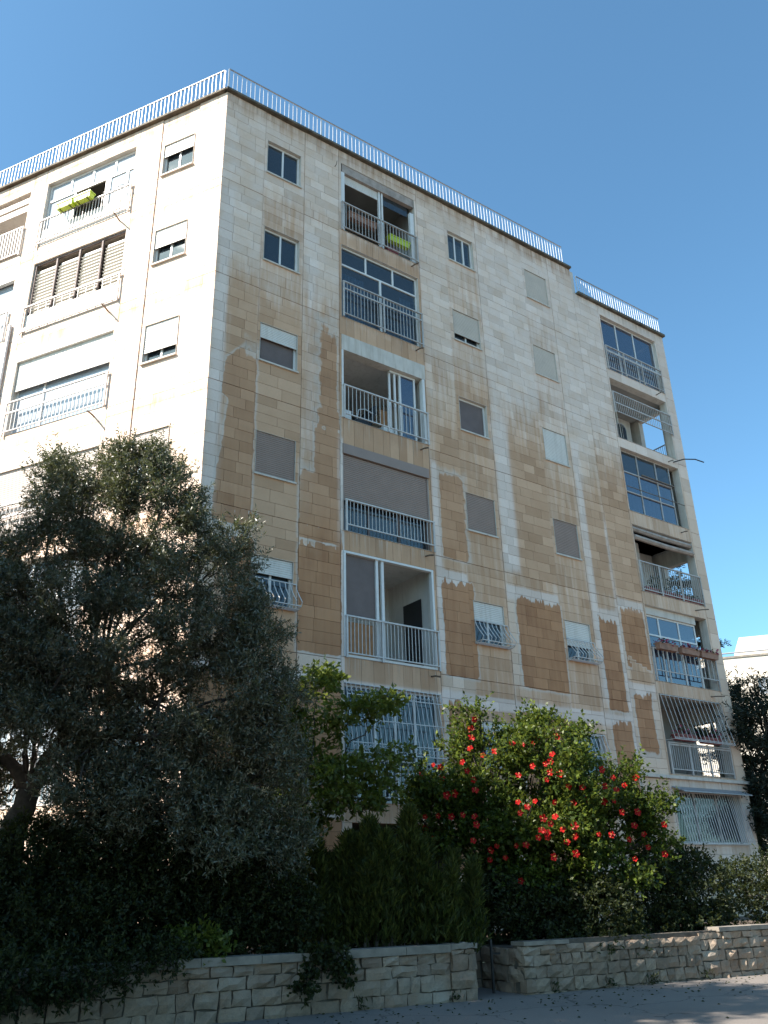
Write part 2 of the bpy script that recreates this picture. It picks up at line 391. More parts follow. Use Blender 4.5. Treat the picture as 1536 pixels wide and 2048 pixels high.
# right garden wall
wr = thing('garden_wall', 'low rough stone wall right of the gate gap, dark hedge spilling over it', 'stone wall', FW(4, WB, 0), 'garden walls along the road')
wall_core(FW, wr, GAP1 + .012, 16, WB - .35, .97, -.26, -.035)
block_courses(FW, wr, GAP1, 4.3, WB - .10, [.12, .17, .16, .14, .12], 0, .14, .34)
block_courses(FW, wr, 4.3, 16, WB - .06, [.13, .17, .16, .15, .10], .01, .14, .36)
FR2 = Frame(FW(GAP1, 0, -.03), WN, -WU)
block_courses(FR2, wr, 0, 1.1, WB - .08, [.22, .22, .22], 0, .25, .4)
FR3 = Frame(FW(GAP0, 0, GAPD), WU, -WN)
g = G().box(FR3, -.05, GAP1 - GAP0 + .05, WB - .3, .95, -.2, -.04); g.build('core', 'mortar', wr)
block_courses(FR3, wr, 0, GAP1 - GAP0, WB - .08, [.22, .24, .24], 0, .22, .4)
u = GAP1
while u < 16:
    w = random.uniform(.5, 1.0)
    if u < 1.2 or u > 4.2:
        G().box(FW, u + .004, u + w - .004, .955 if u > 4.2 else .915, (1.02 if u > 4.2 else .97) + random.uniform(-.006, .006), -.29, .03).build('coping', 'cap', wr)
    u += w
gp = thing('gate_post', 'thin black metal gate post with latch in the gap between the walls', 'gate post', FW(.62, WB, -.45))
G().box(FW, .605, .635, WB - .1, 1.0, -.465, -.435).build('post', 'black', gp)
G().box(FW, .637, .77, .80, .825, -.46, -.44).build('latch', 'black', gp)

# ------------------------------------------------------------------ the apartment building
C0 = Vector((-3.8642, 16.3418, 0)); DR = (.81125771, .58468874, 0); NR = (.58468874, -.81125771, 0); DL = (-.91398529, .40574731, 0); NL = (-.40574731, -.91398529, 0)
FR, FL = Frame(C0, DR, NR), Frame(C0, DL, NL)
BLD = thing('apartment_building', 'seven storey limestone apartment block with brown stained side, balconies and rooftop railing', 'apartment building', (C0.x, C0.y, GZ))
ZT = 21.35; FLOORS = [18.35, 15.35, 12.35, 9.35, 6.35, 3.35]
LEN = 17.76; LENL = 17.0; ZB = .7
WO = -.065                                            # face of the mortar behind the slabs

A_, B_, Cc = (1.25, 2.28), (7.46, 8.48), (10.72, 11.7)
win_z = [(19.22, 20.36), (16.30, 17.38), (13.30, 14.38), (10.30, 11.39), (7.28, 8.37), (4.30, 5.38)]
BAL = (3.58, 6.2)
bal_z = [(18.42, 20.88), (15.50, 17.92), (12.45, 14.93), (9.42, 11.72), (6.42, 8.93), (3.40, 5.86)]
DD = (14.27, 17.24)
d_z = [(17.75, 19.99), (15.10, 17.40), (12.48, 14.75), (9.82, 12.02), (7.10, 9.40), (4.52, 6.73), (2.72, 4.10)]
opR = []
for z in win_z:
    for a in (A_, B_, Cc): opR.append((*a, *z))
for z in bal_z: opR.append((*BAL, *z))
for z in d_z: opR.append((*DD, *z))
PIL = (3.75, 6.25, .95, 3.0); opR.append(PIL)
LW = (.98, 1.98); lb = (2.96, 6.17); lc = (6.82, 10.0)
lwin_z = [(19.24, 20.33), (16.26, 17.36), (13.29, 14.40), (10.30, 11.38), (7.28, 8.37), (4.3, 5.38)]
lbal_z = [(18.42, 20.78), (15.48, 17.85), (12.40, 14.91), (9.42, 11.65), (6.42, 8.80), (3.40, 5.80)]
opL = []
for z in lwin_z: opL += [(*LW, *z), (11.0, 12.0, *z)]
for z in lbal_z: opL += [(*lb, *z), (*lc, *z)]

def grid_wall(g, F, u0, u1, z0, z1, ops, of, ob):
    U = sorted({u0, u1, *[x for o in ops for x in o[:2]]}); Z = sorted({z0, z1, *[x for o in ops for x in o[2:]]})
    inside = lambda u, z: any(o[0] < u < o[1] and o[2] < z < o[3] for o in ops)
    for i in range(len(U) - 1):
        j = 0
        while j < len(Z) - 1:
            um = (U[i] + U[i + 1]) / 2
            if inside(um, (Z[j] + Z[j + 1]) / 2): j += 1; continue
            k = j
            while k + 1 < len(Z) - 1 and not inside(um, (Z[k + 1] + Z[k + 2]) / 2): k += 1
            g.box(F, U[i], U[i + 1], Z[j], Z[k + 1], ob, of); j = k + 1
    return g
ZD = 20.38                                           # roof of the lower wing
g = G(); grid_wall(g, FR, 0.02, 13.0, ZB, ZT, [o for o in opR if o[1] < 13], WO, -.26)
grid_wall(g, FR, 13.0, LEN - .04, ZB, ZD, [o for o in opR if o[0] > 13], WO, -.26)
g.build('right_wall', 'joint', BLD)
g = G(); grid_wall(g, FL, 0.02, LENL, ZB, ZT, opL, WO, -.26); g.build('left_wall', 'joint', BLD)
# opening reveals lined with plaster so the joints' mortar does not show inside the openings
g = G()
for F, ops in ((FR, opR[:-1]), (FL, opL)):
    for (a, b, c, d) in ops:
        e = .006
        g.box(F, a, a + e, c + e, d - e, -.27, -.004); g.box(F, b - e, b, c + e, d - e, -.27, -.004)
        g.box(F, a, b, c, c + e, -.27, .012); g.box(F, a, b, d - e, d, -.27, -.004)
tag(g.build('window_reveals', 'trim', BLD), kind='stuff')

# storey slabs, inner walls, end walls and roof
def prism(g, pts, z0, z1):
    n = len(pts); b = len(g.v); g.v += [(p[0], p[1], z0) for p in pts] + [(p[0], p[1], z1) for p in pts]
    g.f.append(tuple(range(b + n - 1, b - 1, -1))); g.f.append(tuple(range(b + n, b + 2 * n)))
    for i in range(n): k = (i + 1) % n; g.f.append((b + i, b + k, b + n + k, b + n + i))
def poly_main(e, back=7.0): return [FR(0, 0, -e) + Vector((DL[0], DL[1], 0)) * .3 * 0, FR(13.0, 0, -e), FR(13.0, 0, -back), FL(LENL, 0, -back), FL(LENL, 0, -e), FL(.2, 0, -e)]
g = G()
for z in FLOORS + [ZT - .02]: prism(g, [FR(.2, 0, -.27), FR(13.0, 0, -.27), FR(13.0, 0, -7), FL(LENL, 0, -7), FL(LENL, 0, -.27), FL(.2, 0, -.27)], z - .2, z - .01)
g.build('floor_slabs', 'room', BLD)
DSL = [17.62, 14.97, 12.3, 9.68, 6.98, 4.38]
g = G()
for z in DSL + [ZD - .03]: g.box(FR, 13.0, LEN - .3, z - .18, z, -7, -.27)
g.build('wing_slabs', 'room', BLD)
g = G()
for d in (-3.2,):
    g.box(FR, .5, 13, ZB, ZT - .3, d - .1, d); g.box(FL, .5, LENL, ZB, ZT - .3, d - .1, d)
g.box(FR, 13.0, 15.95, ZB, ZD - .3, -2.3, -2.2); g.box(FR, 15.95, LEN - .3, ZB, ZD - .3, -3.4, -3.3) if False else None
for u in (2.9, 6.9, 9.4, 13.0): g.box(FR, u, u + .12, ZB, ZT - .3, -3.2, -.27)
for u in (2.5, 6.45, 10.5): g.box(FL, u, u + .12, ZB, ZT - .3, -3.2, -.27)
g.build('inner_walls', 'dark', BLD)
# end wall of the wing with the side openings of its corner balconies
FE = Frame(FR(LEN, 0, 0), (-NR[0], -NR[1], 0), DR)    # u runs into the depth
opE = [(.54, 1.48, d_z[1][0] + .02, 17.38), (.5, 1.45, d_z[3][0] + .02, 11.60), (.54, 1.48, d_z[4][0] + .9, 9.05), (.54, 1.48, d_z[5][0] + .05, 6.3)]
g = G(); grid_wall(g, FE, .03, 7, ZB, ZD, opE, 0, -.22); g.build('end_wall', 'trim', BLD)
g = G().box(FR, 13.0, 13.2, ZD - .6, ZT, -7, -.05); g.build('roof_step_wall', 'trim', BLD)
g = G().box(FR, 0.02, 13.0, ZB, ZT, -7.2, -7.0); g.box(FR, 13.0, LEN, ZB, ZD, -7.2, -7.0); g.box(FL, LENL, LENL + .2, ZB, ZT, -7.2, 0); g.box(FL, 0, LENL, ZB, ZT, -7.2, -7.0); g.build('rear_wall', 'trim', BLD)
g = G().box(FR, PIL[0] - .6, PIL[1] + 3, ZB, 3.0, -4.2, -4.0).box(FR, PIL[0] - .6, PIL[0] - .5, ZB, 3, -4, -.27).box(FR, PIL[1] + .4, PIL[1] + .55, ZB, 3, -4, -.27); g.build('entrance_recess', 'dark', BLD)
G().box(FR, 4.95, 5.15, ZB, 3.0, -1.3, -1.05).build('entrance_pier', 'plaster', BLD)

# ---- cladding slabs
SLABS = []
def fill(F, u0, u1, z0, z1, o, h, wm, ops, tonebias=0.):
    ops = [q for q in ops if q[0] < u1 - 1e-6 and q[1] > u0 + 1e-6]
    Z = sorted({z0, z1, *[min(max(x, z0), z1) for q in ops for x in q[2:]]})
    for a, b in zip(Z[:-1], Z[1:]):
        if b - a < .01: continue
        zm = (a + b) / 2; segs = [(u0, u1)]
        for q in ops:
            if q[2] < zm < q[3]: segs = [t for s in segs for t in ((s[0], min(s[1], q[0])), (max(s[0], q[1]), s[1])) if t[1] - t[0] > .01]
        n = max(1, round((b - a) / h)); hh = (b - a) / n
        for r in range(n):
            for (s0, s1) in segs:
                u = s0; first = True
                while u < s1 - 1e-6:
                    w = wm * random.uniform(.7, 1.3)
                    if first and wm < (s1 - s0): w *= random.uniform(.4, 1.0)
                    first = False
                    if s1 - (u + w) < wm * .35: w = s1 - u
                    SLABS.append((F, u, u + w, a + r * hh, a + (r + 1) * hh, o + random.uniform(-.0025, .0025), min(1, max(0, random.gauss(.5, .27) + tonebias))))
                    u += w
fb = [ZT] + FLOORS + [ZB]
def column(F, u0, u1, ops, o, h, wm, zs):
    for zt_, zb_ in zip(zs[:-1], zs[1:]): fill(F, u0, u1, zb_ + .004, zt_ - .004, o, h, wm, ops)
for (a, b) in ((0, 1.17), (2.40, 3.5), (6.28, 7.33), (8.62, 10.6), (11.85, 13.0)): column(FR, a, b, opR, 0, .272, .5, fb)
for (a, b) in ((1.174, 2.396), (7.334, 8.616), (10.604, 11.846)): column(FR, a, b, opR, -.012, .272, .85, fb)
zsp = [ZT] + [x for z in bal_z for x in (z[1], z[0])] + [3.0, ZB]
fill(FR, 3.508, 6.272, bal_z[0][1], ZT - .008, 0, .24, .6, opR)
for k in range(6):
    top = bal_z[k][0]; bot = bal_z[k + 1][1] if k < 5 else 3.0
    fill(FR, 3.508, 6.272, bot, top, -.004, top - bot, .27, opR)
    fill(FR, 3.508, BAL[0], bal_z[k][0], bal_z[k][1], -.002, .55, .3, opR); fill(FR, BAL[1], 6.272, bal_z[k][0], bal_z[k][1], -.002, .55, .3, opR)
fill(FR, 3.508, 6.272, ZB, 3.0, 0, .3, .5, opR)
dzs = [ZD] + [17.6, 14.95, 12.4, 9.45, 7.0, 4.36, ZB]
column(FR, 13.008, 14.2, opR, -.004, .272, .5, dzs)
for k in range(7):
    top = ZD if k == 0 else d_z[k - 1][0]
    fill(FR, 14.208, 17.3, d_z[k][1], top - .008, 0, .45 if k else .3, .75, opR)
    fill(FR, 14.208, DD[0], d_z[k][0], d_z[k][1], 0, .5, .3, opR)
fill(FR, 14.208, 17.3, ZB, d_z[6][0], 0, .3, .8, opR)
column(FR, 17.308, LEN, [], 0, .5, .6, dzs); fill(FR, DD[1], 17.3, 2.72, 19.99, 0, .5, .3, opR)
for (a, b) in ((0, .88), (2.10, 2.86), (6.27, 6.72), (10.1, 10.9)): column(FL, a, b, opL, 0, .272, .55, fb)
column(FL, 12.1, LENL, opL, 0, .272, .6, fb)
for (a, b) in ((.882, 2.098), (10.902, 12.098)):
    for k in range(6): fill(FL, a, b, FLOORS[k] + .004, fb[k] - .004, -.028, .272, .9, opL)
for (a, b), l2 in (((2.868, 6.262), lb), ((6.728, 10.092), lc)):
    fill(FL, a, b, lbal_z[0][1], ZT - .008, 0, .28, .7, opL)
    for k in range(6):
        top = lbal_z[k][0]; bot = lbal_z[k + 1][1] if k < 5 else ZB
        fill(FL, a, b, bot, top, 0, .3 if k < 5 else .5, .8, opL)
        fill(FL, a, l2[0], lbal_z[k][0], lbal_z[k][1], 0, .6, .3, opL); fill(FL, l2[1], b, lbal_z[k][0], lbal_z[k][1], 0, .6, .3, opL)

# wear on the right side: (u0, u1, z0, z1, left k, right k, bottom k, top k); small k = soft edge
def Lc(z): return np.interp(z, [8.9, 9.37, 10.14, 10.94, 11.59, 11.97, 12.03, 12.3, 13.1, 13.6], [.29, .27, .33, .43, .47, .53, .34, .34, .42, .9])
COAT = [
    (Lc, 1.2, 9.33, 13.4, 1, 1, 1, .16), (.28, 1.3, 8.95, 9.33, 1, 1, 1, 1), (.75, 1.3, 6.4, 8.66, 1, 1, 1, 1), (.1, 1.2, 3.4, 5.7, 1, 1, 1, 1),
    (2.92, 3.42, 12.36, 14.9, .35, 1, 1, .12), (2.88, 3.5, 12.0, 12.5, .5, 1, 1, 1), (2.78, 3.5, 9.3, 12.0, .8, 1, 1, 1), (2.39, 2.95, 9.3, 10.75, 1, 1, 1, .28),
    (2.39, 3.56, 8.99, 9.4, 1, 1, 1, 1), (2.39, 3.52, 6.4, 8.93, 1, 1, 1, 1), (2.39, 3.5, 3.4, 5.76, 1, 1, 1, 1), (2.39, 3.5, .8, 3.1, 1, 1, 1, .5),
    (6.56, 7.4, 9.36, 11.75, 1, .5, 1, .35), (6.45, 7.5, 6.35, 8.72, 1, 1, 1, 1), (6.45, 7.45, 2.0, 5.72, 1, 1, 1, 1),
    (8.95, 10.62, 6.32, 8.74, .7, 1, 1, 1), (8.75, 10.66, 2.0, 5.66, 1, 1, 1, 1),
    (12.1, 12.86, 6.05, 8.62, 1, 1, .6, 1), (12.1, 12.9, 2.2, 5.74, 1, 1, .5, 1),
    (13.1, 14.12, 7.35, 9.14, 1, 1, .6, 1), (13.16, 13.92, 5.0, 6.6, 1, .7, .4, 1),
]
SOFT = [(9.25, 10.6, 9.36, 13.4, .95, .5, 2.2), (12.1, 12.95, 9.4, 12.6, .8, .3, 1.8), (13.08, 14.17, 9.48, 13.2, .95, .25, 2.2), (6.5, 7.33, 9.36, 13.2, .85, .3, 1.6), (2.88, 3.46, 9.36, 15.0, .9, .25, 1.4), (.45, 1.17, 9.36, 14.8, .9, .25, 1.6), (1.18, 2.39, 5.0, 15.2, .78, .05, 1.2), (3.5, 6.28, 3.0, 15.4, .72, .02, .2),  # u0,u1,z0,z1, strength, soft width u, soft width z
    (.4, 1.18, 9.4, 15.3, 0.81, .35, 1.2), (1.18, 2.4, 3.4, 15.4, 0.59, .05, .8), (1.18, 2.4, 15.3, 18.6, 0.33, .1, .5), (2.42, 3.5, 8.9, 15.5, 0.57, .4, 1.2), (2.5, 3.5, 14.5, 16, 0.33, .4, .8),
    (3.5, 6.28, 2.9, 18.42, 0.48, .02, .2), (3.5, 6.28, 15, 18.4, 0.16, .02, .2), (6.4, 7.33, 8.9, 13.5, 0.52, .3, 1.0), (6.3, 7.4, 13, 15.4, 0.24, .4, .7), (7.33, 8.62, 3, 15.5, 0.44, .05, .8), (7.33, 8.6, 15.4, 19, 0.22, .1, .6),
    (9.2, 10.6, 5.7, 13.8, 0.47, .5, 1.2), (8.6, 10.6, 5.6, 6.35, 0.36, .1, .1), (8.6, 10.6, 8.9, 9.35, 0.36, .4, .1), (10.6, 11.85, 3, 13.5, 0.40, .05, 1.), (10.6, 11.85, 13.4, 18.6, 0.18, .1, 1.), (11.95, 12.95, 5.5, 12.6, 0.36, .3, 1.),
    (13.05, 14.15, 6.6, 13.4, 0.50, .25, 1.3), (13.0, 14.2, 13, 15.5, 0.22, .4, 1.), (14.2, 17.3, 2.2, 13.5, 0.26, .1, .5), (13.3, 14.1, 1, 4.3, 0.32, .25, .3), (0, 13, 20.9, 21.35, 0.33, .1, .3), (0, 3, 15.2, 15.9, 0.19, .5, .3), (.2, 1.17, 3.4, 9.3, 0.38, .3, .5),
    (8.62, 10.6, 12.2, 15.4, 0.16, .3, 1.), (2.4, 3.5, 18.2, 18.8, 0.19, .3, .3),
]
BLEACH = [(0, .45, 9, 18.3, .8, .15, .4), (0, 3.6, 15.4, 21, .30, .3, .6), (2.4, 2.95, 11, 18.4, .65, .15, .8), (3.4, 3.62, 3.2, 12, .9, .03, .3), (6.28, 6.55, 6.4, 12.1, .9, .06, .2), (6.3, 7.3, 14, 20.5, .45, .3, .8), (8.62, 9.35, 9.35, 14.5, .95, .3, .9), (8.6, 10.6, 13.5, 20.5, .5, .4, 1.), (11.85, 12.25, 6.2, 14.5, .8, .12, .6), (11.85, 13, 13.5, 20, .45, .3, .8), (13, 14.2, 13, 19, .4, .3, .8), (12.85, 13.05, 1, 12, .7, .05, .4),
          (0, 1.2, 8.5, 8.95, .9, .1, .06), (2.4, 3.5, 8.9, 9.0, .9, .1, .03), (6.3, 7.33, 8.6, 9.05, .95, .05, .05), (8.62, 10.6, 8.6, 9.05, .85, .05, .05), (11.85, 13, 8.5, 9.0, .8, .05, .05), (13, 14.2, 9.0, 9.45, .8, .05, .05), (13, 14.2, 6.5, 6.95, .8, .05, .05), (0, 13, 5.6, 6.0, .85, .05, .05), (14.1, 17.8, 2, 4.4, .7, .1, .1)]
def bump2(u, z, b):
    u0, u1, z0, z1, st, wu, wz = b
    f = lambda d, w: np.clip(d / max(w, .01) * .5 + .5, 0, 1)
    return st * np.minimum(np.minimum(f(u - u0, wu), f(u1 - u, wu)), np.minimum(f(z - z0, min(wz, .25)), f(z1 - z, wz)))
def wear(u, z, right):
    if not right: 
        return np.full_like(u, -.5), np.clip(sum(.34 * np.clip(1 - np.abs(z - f_ + .25) / .4, 0, 1) for f_ in FLOORS + [21.3]), 0, 1), np.full_like(u, .5), np.where(z > 20.95, .22, .05), 0 * u, 0 * u
    coat = np.full_like(u, -.5); topedge = np.zeros_like(u)
    for c in COAT:
        l = c[0](z) if callable(c[0]) else c[0]
        side = np.minimum(np.minimum((u - l) * c[4], (c[1] - u) * c[5]), (z - c[2]) * c[6]); tp = (c[3] - z) * c[7]; t = np.minimum(side, tp)
        topedge = np.where(t > coat, (1.0 if c[7] > .8 else .12) * (tp < side), topedge); coat = np.maximum(coat, t)
    flap = (z < 7.72 - (u - 13.12) * .48) & (z > 7.72 - (u - 13.12) * 1.6) & (z > 7.08) & (u < 14.15); coat = np.where(flap & (z < 7.8) & (u > 13.1), np.minimum(coat, -.2), coat)
    soft = np.zeros_like(u); bl = np.zeros_like(u)
    for b in SOFT: soft = np.maximum(soft, bump2(u, z, b))
    for b in BLEACH: bl = np.maximum(bl, bump2(u, z, b))
    bl = np.maximum(bl, .45 * np.clip((z - 12.6) / 2.5, 0, 1) + .12 * (u > 8.6))
    soot = .55 * np.clip((z - 20.9) / .4, 0, 1) * (u < 13) + .55 * np.clip((z - 19.95) / .4, 0, 1) * (u > 13)
    band = np.zeros_like(u)
    for k in range(6):
        zt_ = bal_z[k][0]; band = np.maximum(band, .35 * np.clip(1 - (zt_ - z) / .5, 0, 1) * (z < zt_) * (u > 3.5) * (u < 6.28))
    return np.clip(coat, -.5, .3), np.clip(soft, 0, 1), np.clip(bl, 0, 1), np.maximum(soot, band), topedge, np.clip(band * 2, 0, 1)

def slab_arrays(s):
    F, u0, u1, z0, z1, o, tone = s; e = .0035
    right = F is FR
    u0 += e; u1 -= e; z0 += e; z1 -= e
    nx = max(2, min(8, math.ceil((u1 - u0) / (.09 if right else .5)))); nz = max(1, min(4, math.ceil((z1 - z0) / .1))) if right else 1
    U, Z = np.meshgrid(np.linspace(u0, u1, nx + 1), np.linspace(z0, z1, nz + 1)); U = U.ravel(); Z = Z.ravel(); O = np.full_like(U, o)
    f = [(j * (nx + 1) + i, j * (nx + 1) + i + 1, (j + 1) * (nx + 1) + i + 1, (j + 1) * (nx + 1) + i) for j in range(nz) for i in range(nx)]
    n = len(U); cu = np.array([u0, u1, u1, u0]); cz = np.array([z0, z0, z1, z1])
    U = np.r_[U, cu, cu]; Z = np.r_[Z, cz, cz]; O = np.r_[O, np.full(4, o), np.full(4, WO - .002)]
    for a in range(4): b = (a + 1) % 4; f.append((n + b, n + a, n + 4 + a, n + 4 + b))
    P = np.stack([F.P.x + F.u.x * U + F.n.x * O, F.P.y + F.u.y * U + F.n.y * O, Z], 1)
    if F is FL: f = [q[::-1] for q in f]
    return P, f, U, Z, np.full(len(U), tone), right
def slab_mesh(name, group, parent):
    Ps, Fs, Us, Zs, Ts, off = [], [], [], [], [], 0; right = group[0][5]
    for P, f, U, Z, T, r in group:
        Ps.append(P); Fs += [tuple(i + off for i in q) for q in f]; off += len(P); Us.append(U); Zs.append(Z); Ts.append(T)
    P = np.concatenate(Ps); U = np.concatenate(Us); Z = np.concatenate(Zs); T = np.concatenate(Ts)
    me = bpy.data.meshes.new(name); me.from_pydata((P - np.array(WL[parent.name])).tolist(), [], Fs); me.materials.append(M['stone'])
    co, so, bl, st, te, dr = wear(U, Z, right)
    for nme, a in (('tone', T), ('coat', co), ('soft', so), ('bleach', bl), ('soot', st), ('topedge', te), ('drips', dr)):
        at_ = me.attributes.new(nme, 'FLOAT', 'POINT'); at_.data.foreach_set('value', a.astype(np.float32))
    uvl = me.uv_layers.new(name='UVMap'); vi = np.empty(len(me.loops), dtype=np.int32); me.loops.foreach_get('vertex_index', vi)
    uo = 0 if right else 60
    uvl.data.foreach_set('uv', np.stack([U[vi] + uo, Z[vi]], 1).astype(np.float32).ravel())
    o = bpy.data.objects.new(name, me); COL.objects.link(o); reg(o, parent, WL[parent.name]); return o
def slab_px(s):
    F, u0, u1, z0, z1, o, t = s; c = F((u0 + u1) / 2, (z0 + z1) / 2); x, y, w = project(c)
    if not (10 < x < 1526 and 10 < y < 2040): return 0
    if y > 880 and x < 560 and y > 880 + max(0, x - 330) * 1.6 - 40: return 0
    if y > 1400 and x < 1330: return 0
    a = [project(F(*q)) for q in ((u0, z0), (u1, z0), (u1, z1))]
    return abs((a[1][0] - a[0][0]) * (a[2][1] - a[1][1]) - (a[2][0] - a[1][0]) * (a[1][1] - a[0][1]))
ordr = sorted(range(len(SLABS)), key=lambda i: -slab_px(SLABS[i]))
for i in ordr[:300]: slab_mesh('stone_slab', [slab_arrays(SLABS[i])], BLD)
for F, nme in ((FR, 'right_cladding'), (FL, 'left_cladding')):
    grp = [slab_arrays(SLABS[i]) for i in ordr[300:] if SLABS[i][0] is F]
    tag(slab_mesh(nme, grp, BLD), kind='stuff')

# ---- roof coping and railings
g = G().box(FR, -.06, 12.98, ZT, ZT + .07, -.5, .11); g.box(FL, -.06 + .06, LENL, ZT, ZT + .069, -.5, .108); g.build('roof_coping', 'coping', BLD)
G().box(FR, 13.202, LEN + .06, ZD, ZD + .09, -.5, .10).build('wing_coping', 'coping', BLD)
def roof_rail(F, u0, u1, z0, z1, o, step, post, name):
    g = G().box(F, u0, u1, z1 - .02, z1, o - .018, o + .018).box(F, u0, u1, z0 + .05, z0 + .075, o - .012, o + .012)
    r = g.build(name, 'galvd', BLD)
    b = G(); n = int((u1 - u0) / step); k = 0
    for i in range(n + 1):
        u = u0 + i * step + random.uniform(-.006, .006); dl = random.uniform(-.008, .008)
        w = .008 if (i % post) else .022
        b.box8([F(u - w, z0, o - .006), F(u + w, z0, o - .006), F(u + w, z0, o + .006), F(u - w, z0, o + .006), F(u - w + dl, z1 - .022, o - .006), F(u + w + dl, z1 - .022, o - .006), F(u + w + dl, z1 - .022, o + .006), F(u - w + dl, z1 - .022, o + .006)])
    b.build('roof_rail_bars', 'galv', r, kind='stuff')
roof_rail(FR, .0, 12.7, ZT + .07, 22.2, .02, .132, 22, 'roof_railing')
roof_rail(FL, .12, LENL, ZT + .07, 22.2, .02, .132, 22, 'roof_railing')
roof_rail(FR, 13.25, 17.7, ZD + .09, 21.18, .02, .125, 15, 'roof_railing')

# ---- windows, shutters, grilles
def frame_obj(F, u0, u1, z0, z1, o, name='window', t=.05, mull=(), trans=(), d=.05, mat='white', parent=BLD):
    g = G().box(F, u0, u0 + t, z0, z1, o - d, o).box(F, u1 - t, u1, z0, z1, o - d, o).box(F, u0 + t, u1 - t, z0, z0 + t, o - d, o).box(F, u0 + t, u1 - t, z1 - t, z1, o - d, o)
    for m in mull: g.box(F, m - t * .5, m + t * .5, z0 + t, z1 - t, o - d + .004, o + .004)
    for m in trans: g.box(F, u0 + t, u1 - t, m - t * .5, m + t * .5, o - d + .008, o + .008)
    return g.build(name, mat, parent)
def pane(F, u0, u1, z0, z1, o, parent, mat='glass'):
    return G().box(F, u0, u1, z0, z1, o - .008, o).build('pane', mat, parent)
def shutter(F, u0, u1, z0, z1, o, parent, mat='shut_w', slat=.05, holes=False):
    g = G(); n = max(2, round((z1 - z0) / slat)); h = (z1 - z0) / n; P = []
    for i in range(n): P += [(z0 + i * h, o), (z0 + i * h + .012 * (h / .05), o + .011), (z0 + (i + 1) * h - .008, o + .013)]
    P.append((z1, o))
    for (z, oo) in P: g.v += [tuple(F(u0, z, oo)), tuple(F(u1, z, oo))]
    for i in range(len(P) - 1): g.f.append((2 * i, 2 * i + 1, 2 * i + 3, 2 * i + 2))
    g.box(F, u0, u1, z0 - .025, z0, o - .006, o + .016)
    return g.build('shutter', mat, parent)
def curtain(F, u0, u1, z0, z1, o, parent, mat='cur_w', wave=.11):
    g = G(); n = max(6, int((u1 - u0) / .03))
    for i in range(n + 1):
        u = u0 + (u1 - u0) * i / n; oo = o + .03 * math.sin(u * 2 * math.pi / wave) + .015 * math.sin(u * 17)
        g.v += [tuple(F(u, z0, oo)), tuple(F(u, z1, oo * .6 + o * .4))]
    for i in range(n): g.f.append((2 * i, 2 * i + 2, 2 * i + 3, 2 * i + 1))
    return g.build('curtain', mat, parent, smooth=True)
def belly_grille(F, u0, u1, z0, z1, parent, n=9, out=.30):
    prof = [(z1, .03), (z1 - (z1 - z0) * .22, .06), (z1 - (z1 - z0) * .5, out * .55), (z0 + (z1 - z0) * .2, out), (z0 + .03, out * .85), (z0 - .02, out * .55)]
    g = G()
    for i in range(n):
        u = u0 + (u1 - u0) * i / (n - 1); g.tube([F(u, z, o) for z, o in prof], .0115, 4)
    for z, o in ((z1, .03), (z0 + .03, out * .85)): g.tube([F(u0, z, o), F(u1, z, o)], .014, 4)
    for z, o in ((z1, .03), (z0 + .03, out * .85), (z0 - .02, out * .55)):
        for u in (u0, u1): g.tube([F(u, z, -.02), F(u, z, o)], .012, 4)
    for i in range(5): g.tube([F(u0, z0 - .02 + i * 0, .02 + i * out * .13), F(u1, z0 - .02, .02 + i * out * .13)], .009, 4)
    return g.build('grille', 'railw', parent)
def sill(F, u0, u1, z, parent): return G().box(F, u0 - .02, u1 + .02, z - .035, z + .006, -.22, .035).build('sill', 'trim', parent)
def std_window(F, u0, u1, z0, z1, kind, frac=.4, shut='shut_w', grille=False, glass='glass', curt=None, mulls=1, box=.0, frame='white'):
    o = -.10
    m = [u0 + (u1 - u0) * (i + 1) / (mulls + 1) for i in range(mulls)]
    w = frame_obj(F, u0 + .008, u1 - .008, z0 + .008, z1 - .008, o, mull=m, mat=frame)
    e = [u0 + .055] + m + [u1 - .055]
    if kind != 'closed':
        for i, (a, b) in enumerate(zip(e[:-1], e[1:])): pane(F, a + .02, b - .02, z0 + .055, z1 - .055, o - .015 - .012 * (i % 2), w, glass)
    if curt: curtain(F, u0 + .06, u1 - .06, z0 + .06, z1 - .06, -.33, w, curt)
    if kind == 'closed': shutter(F, u0 + .012, u1 - .012, z0 + .03, z1 - .012, -.045, w, shut)
    if kind == 'part':
        shutter(F, u0 + .012, u1 - .012, z1 - (z1 - z0) * frac, z1 - .012, -.05, w, shut)
    if grille: belly_grille(F, u0 - .01, u1 + .06, z0 - .02, z0 + .56, w)
    sill(F, u0, u1, z0, w)
    return w
Wz = win_z
std_window(FR, *A_, *Wz[0], 'open'); std_window(FR, *A_, *Wz[1], 'open', curt=None)
std_window(FR, *A_, *Wz[2], 'part', .36, mulls=0, glass='screen'); std_window(FR, *A_, *Wz[3], 'closed', shut='shut_b')
std_window(FR, *A_, *Wz[4], 'part', .34, grille=True); std_window(FR, *A_, *Wz[5], 'part', .5, grille=True)
std_window(FR, *B_, *Wz[0], 'open', curt='cur_w', mulls=2); std_window(FR, *B_, *Wz[1], 'part', .74, shut='shut_c')
std_window(FR, *B_, *Wz[2], 'open', mulls=0, glass='screen'); std_window(FR, *B_, *Wz[3], 'closed', shut='shut_b')
std_window(FR, *B_, *Wz[4], 'part', .42, grille=True); std_window(FR, *B_, *Wz[5], 'part', .25, grille=False)
w = std_window(FR, *Cc, *Wz[0], 'closed', shut='shut_c'); std_window(FR, *Cc, *Wz[1], 'closed', shut='shut_c')
std_window(FR, *Cc, *Wz[2], 'closed', shut='shut_w'); std_window(FR, *Cc, *Wz[3], 'closed', shut='shut_b')
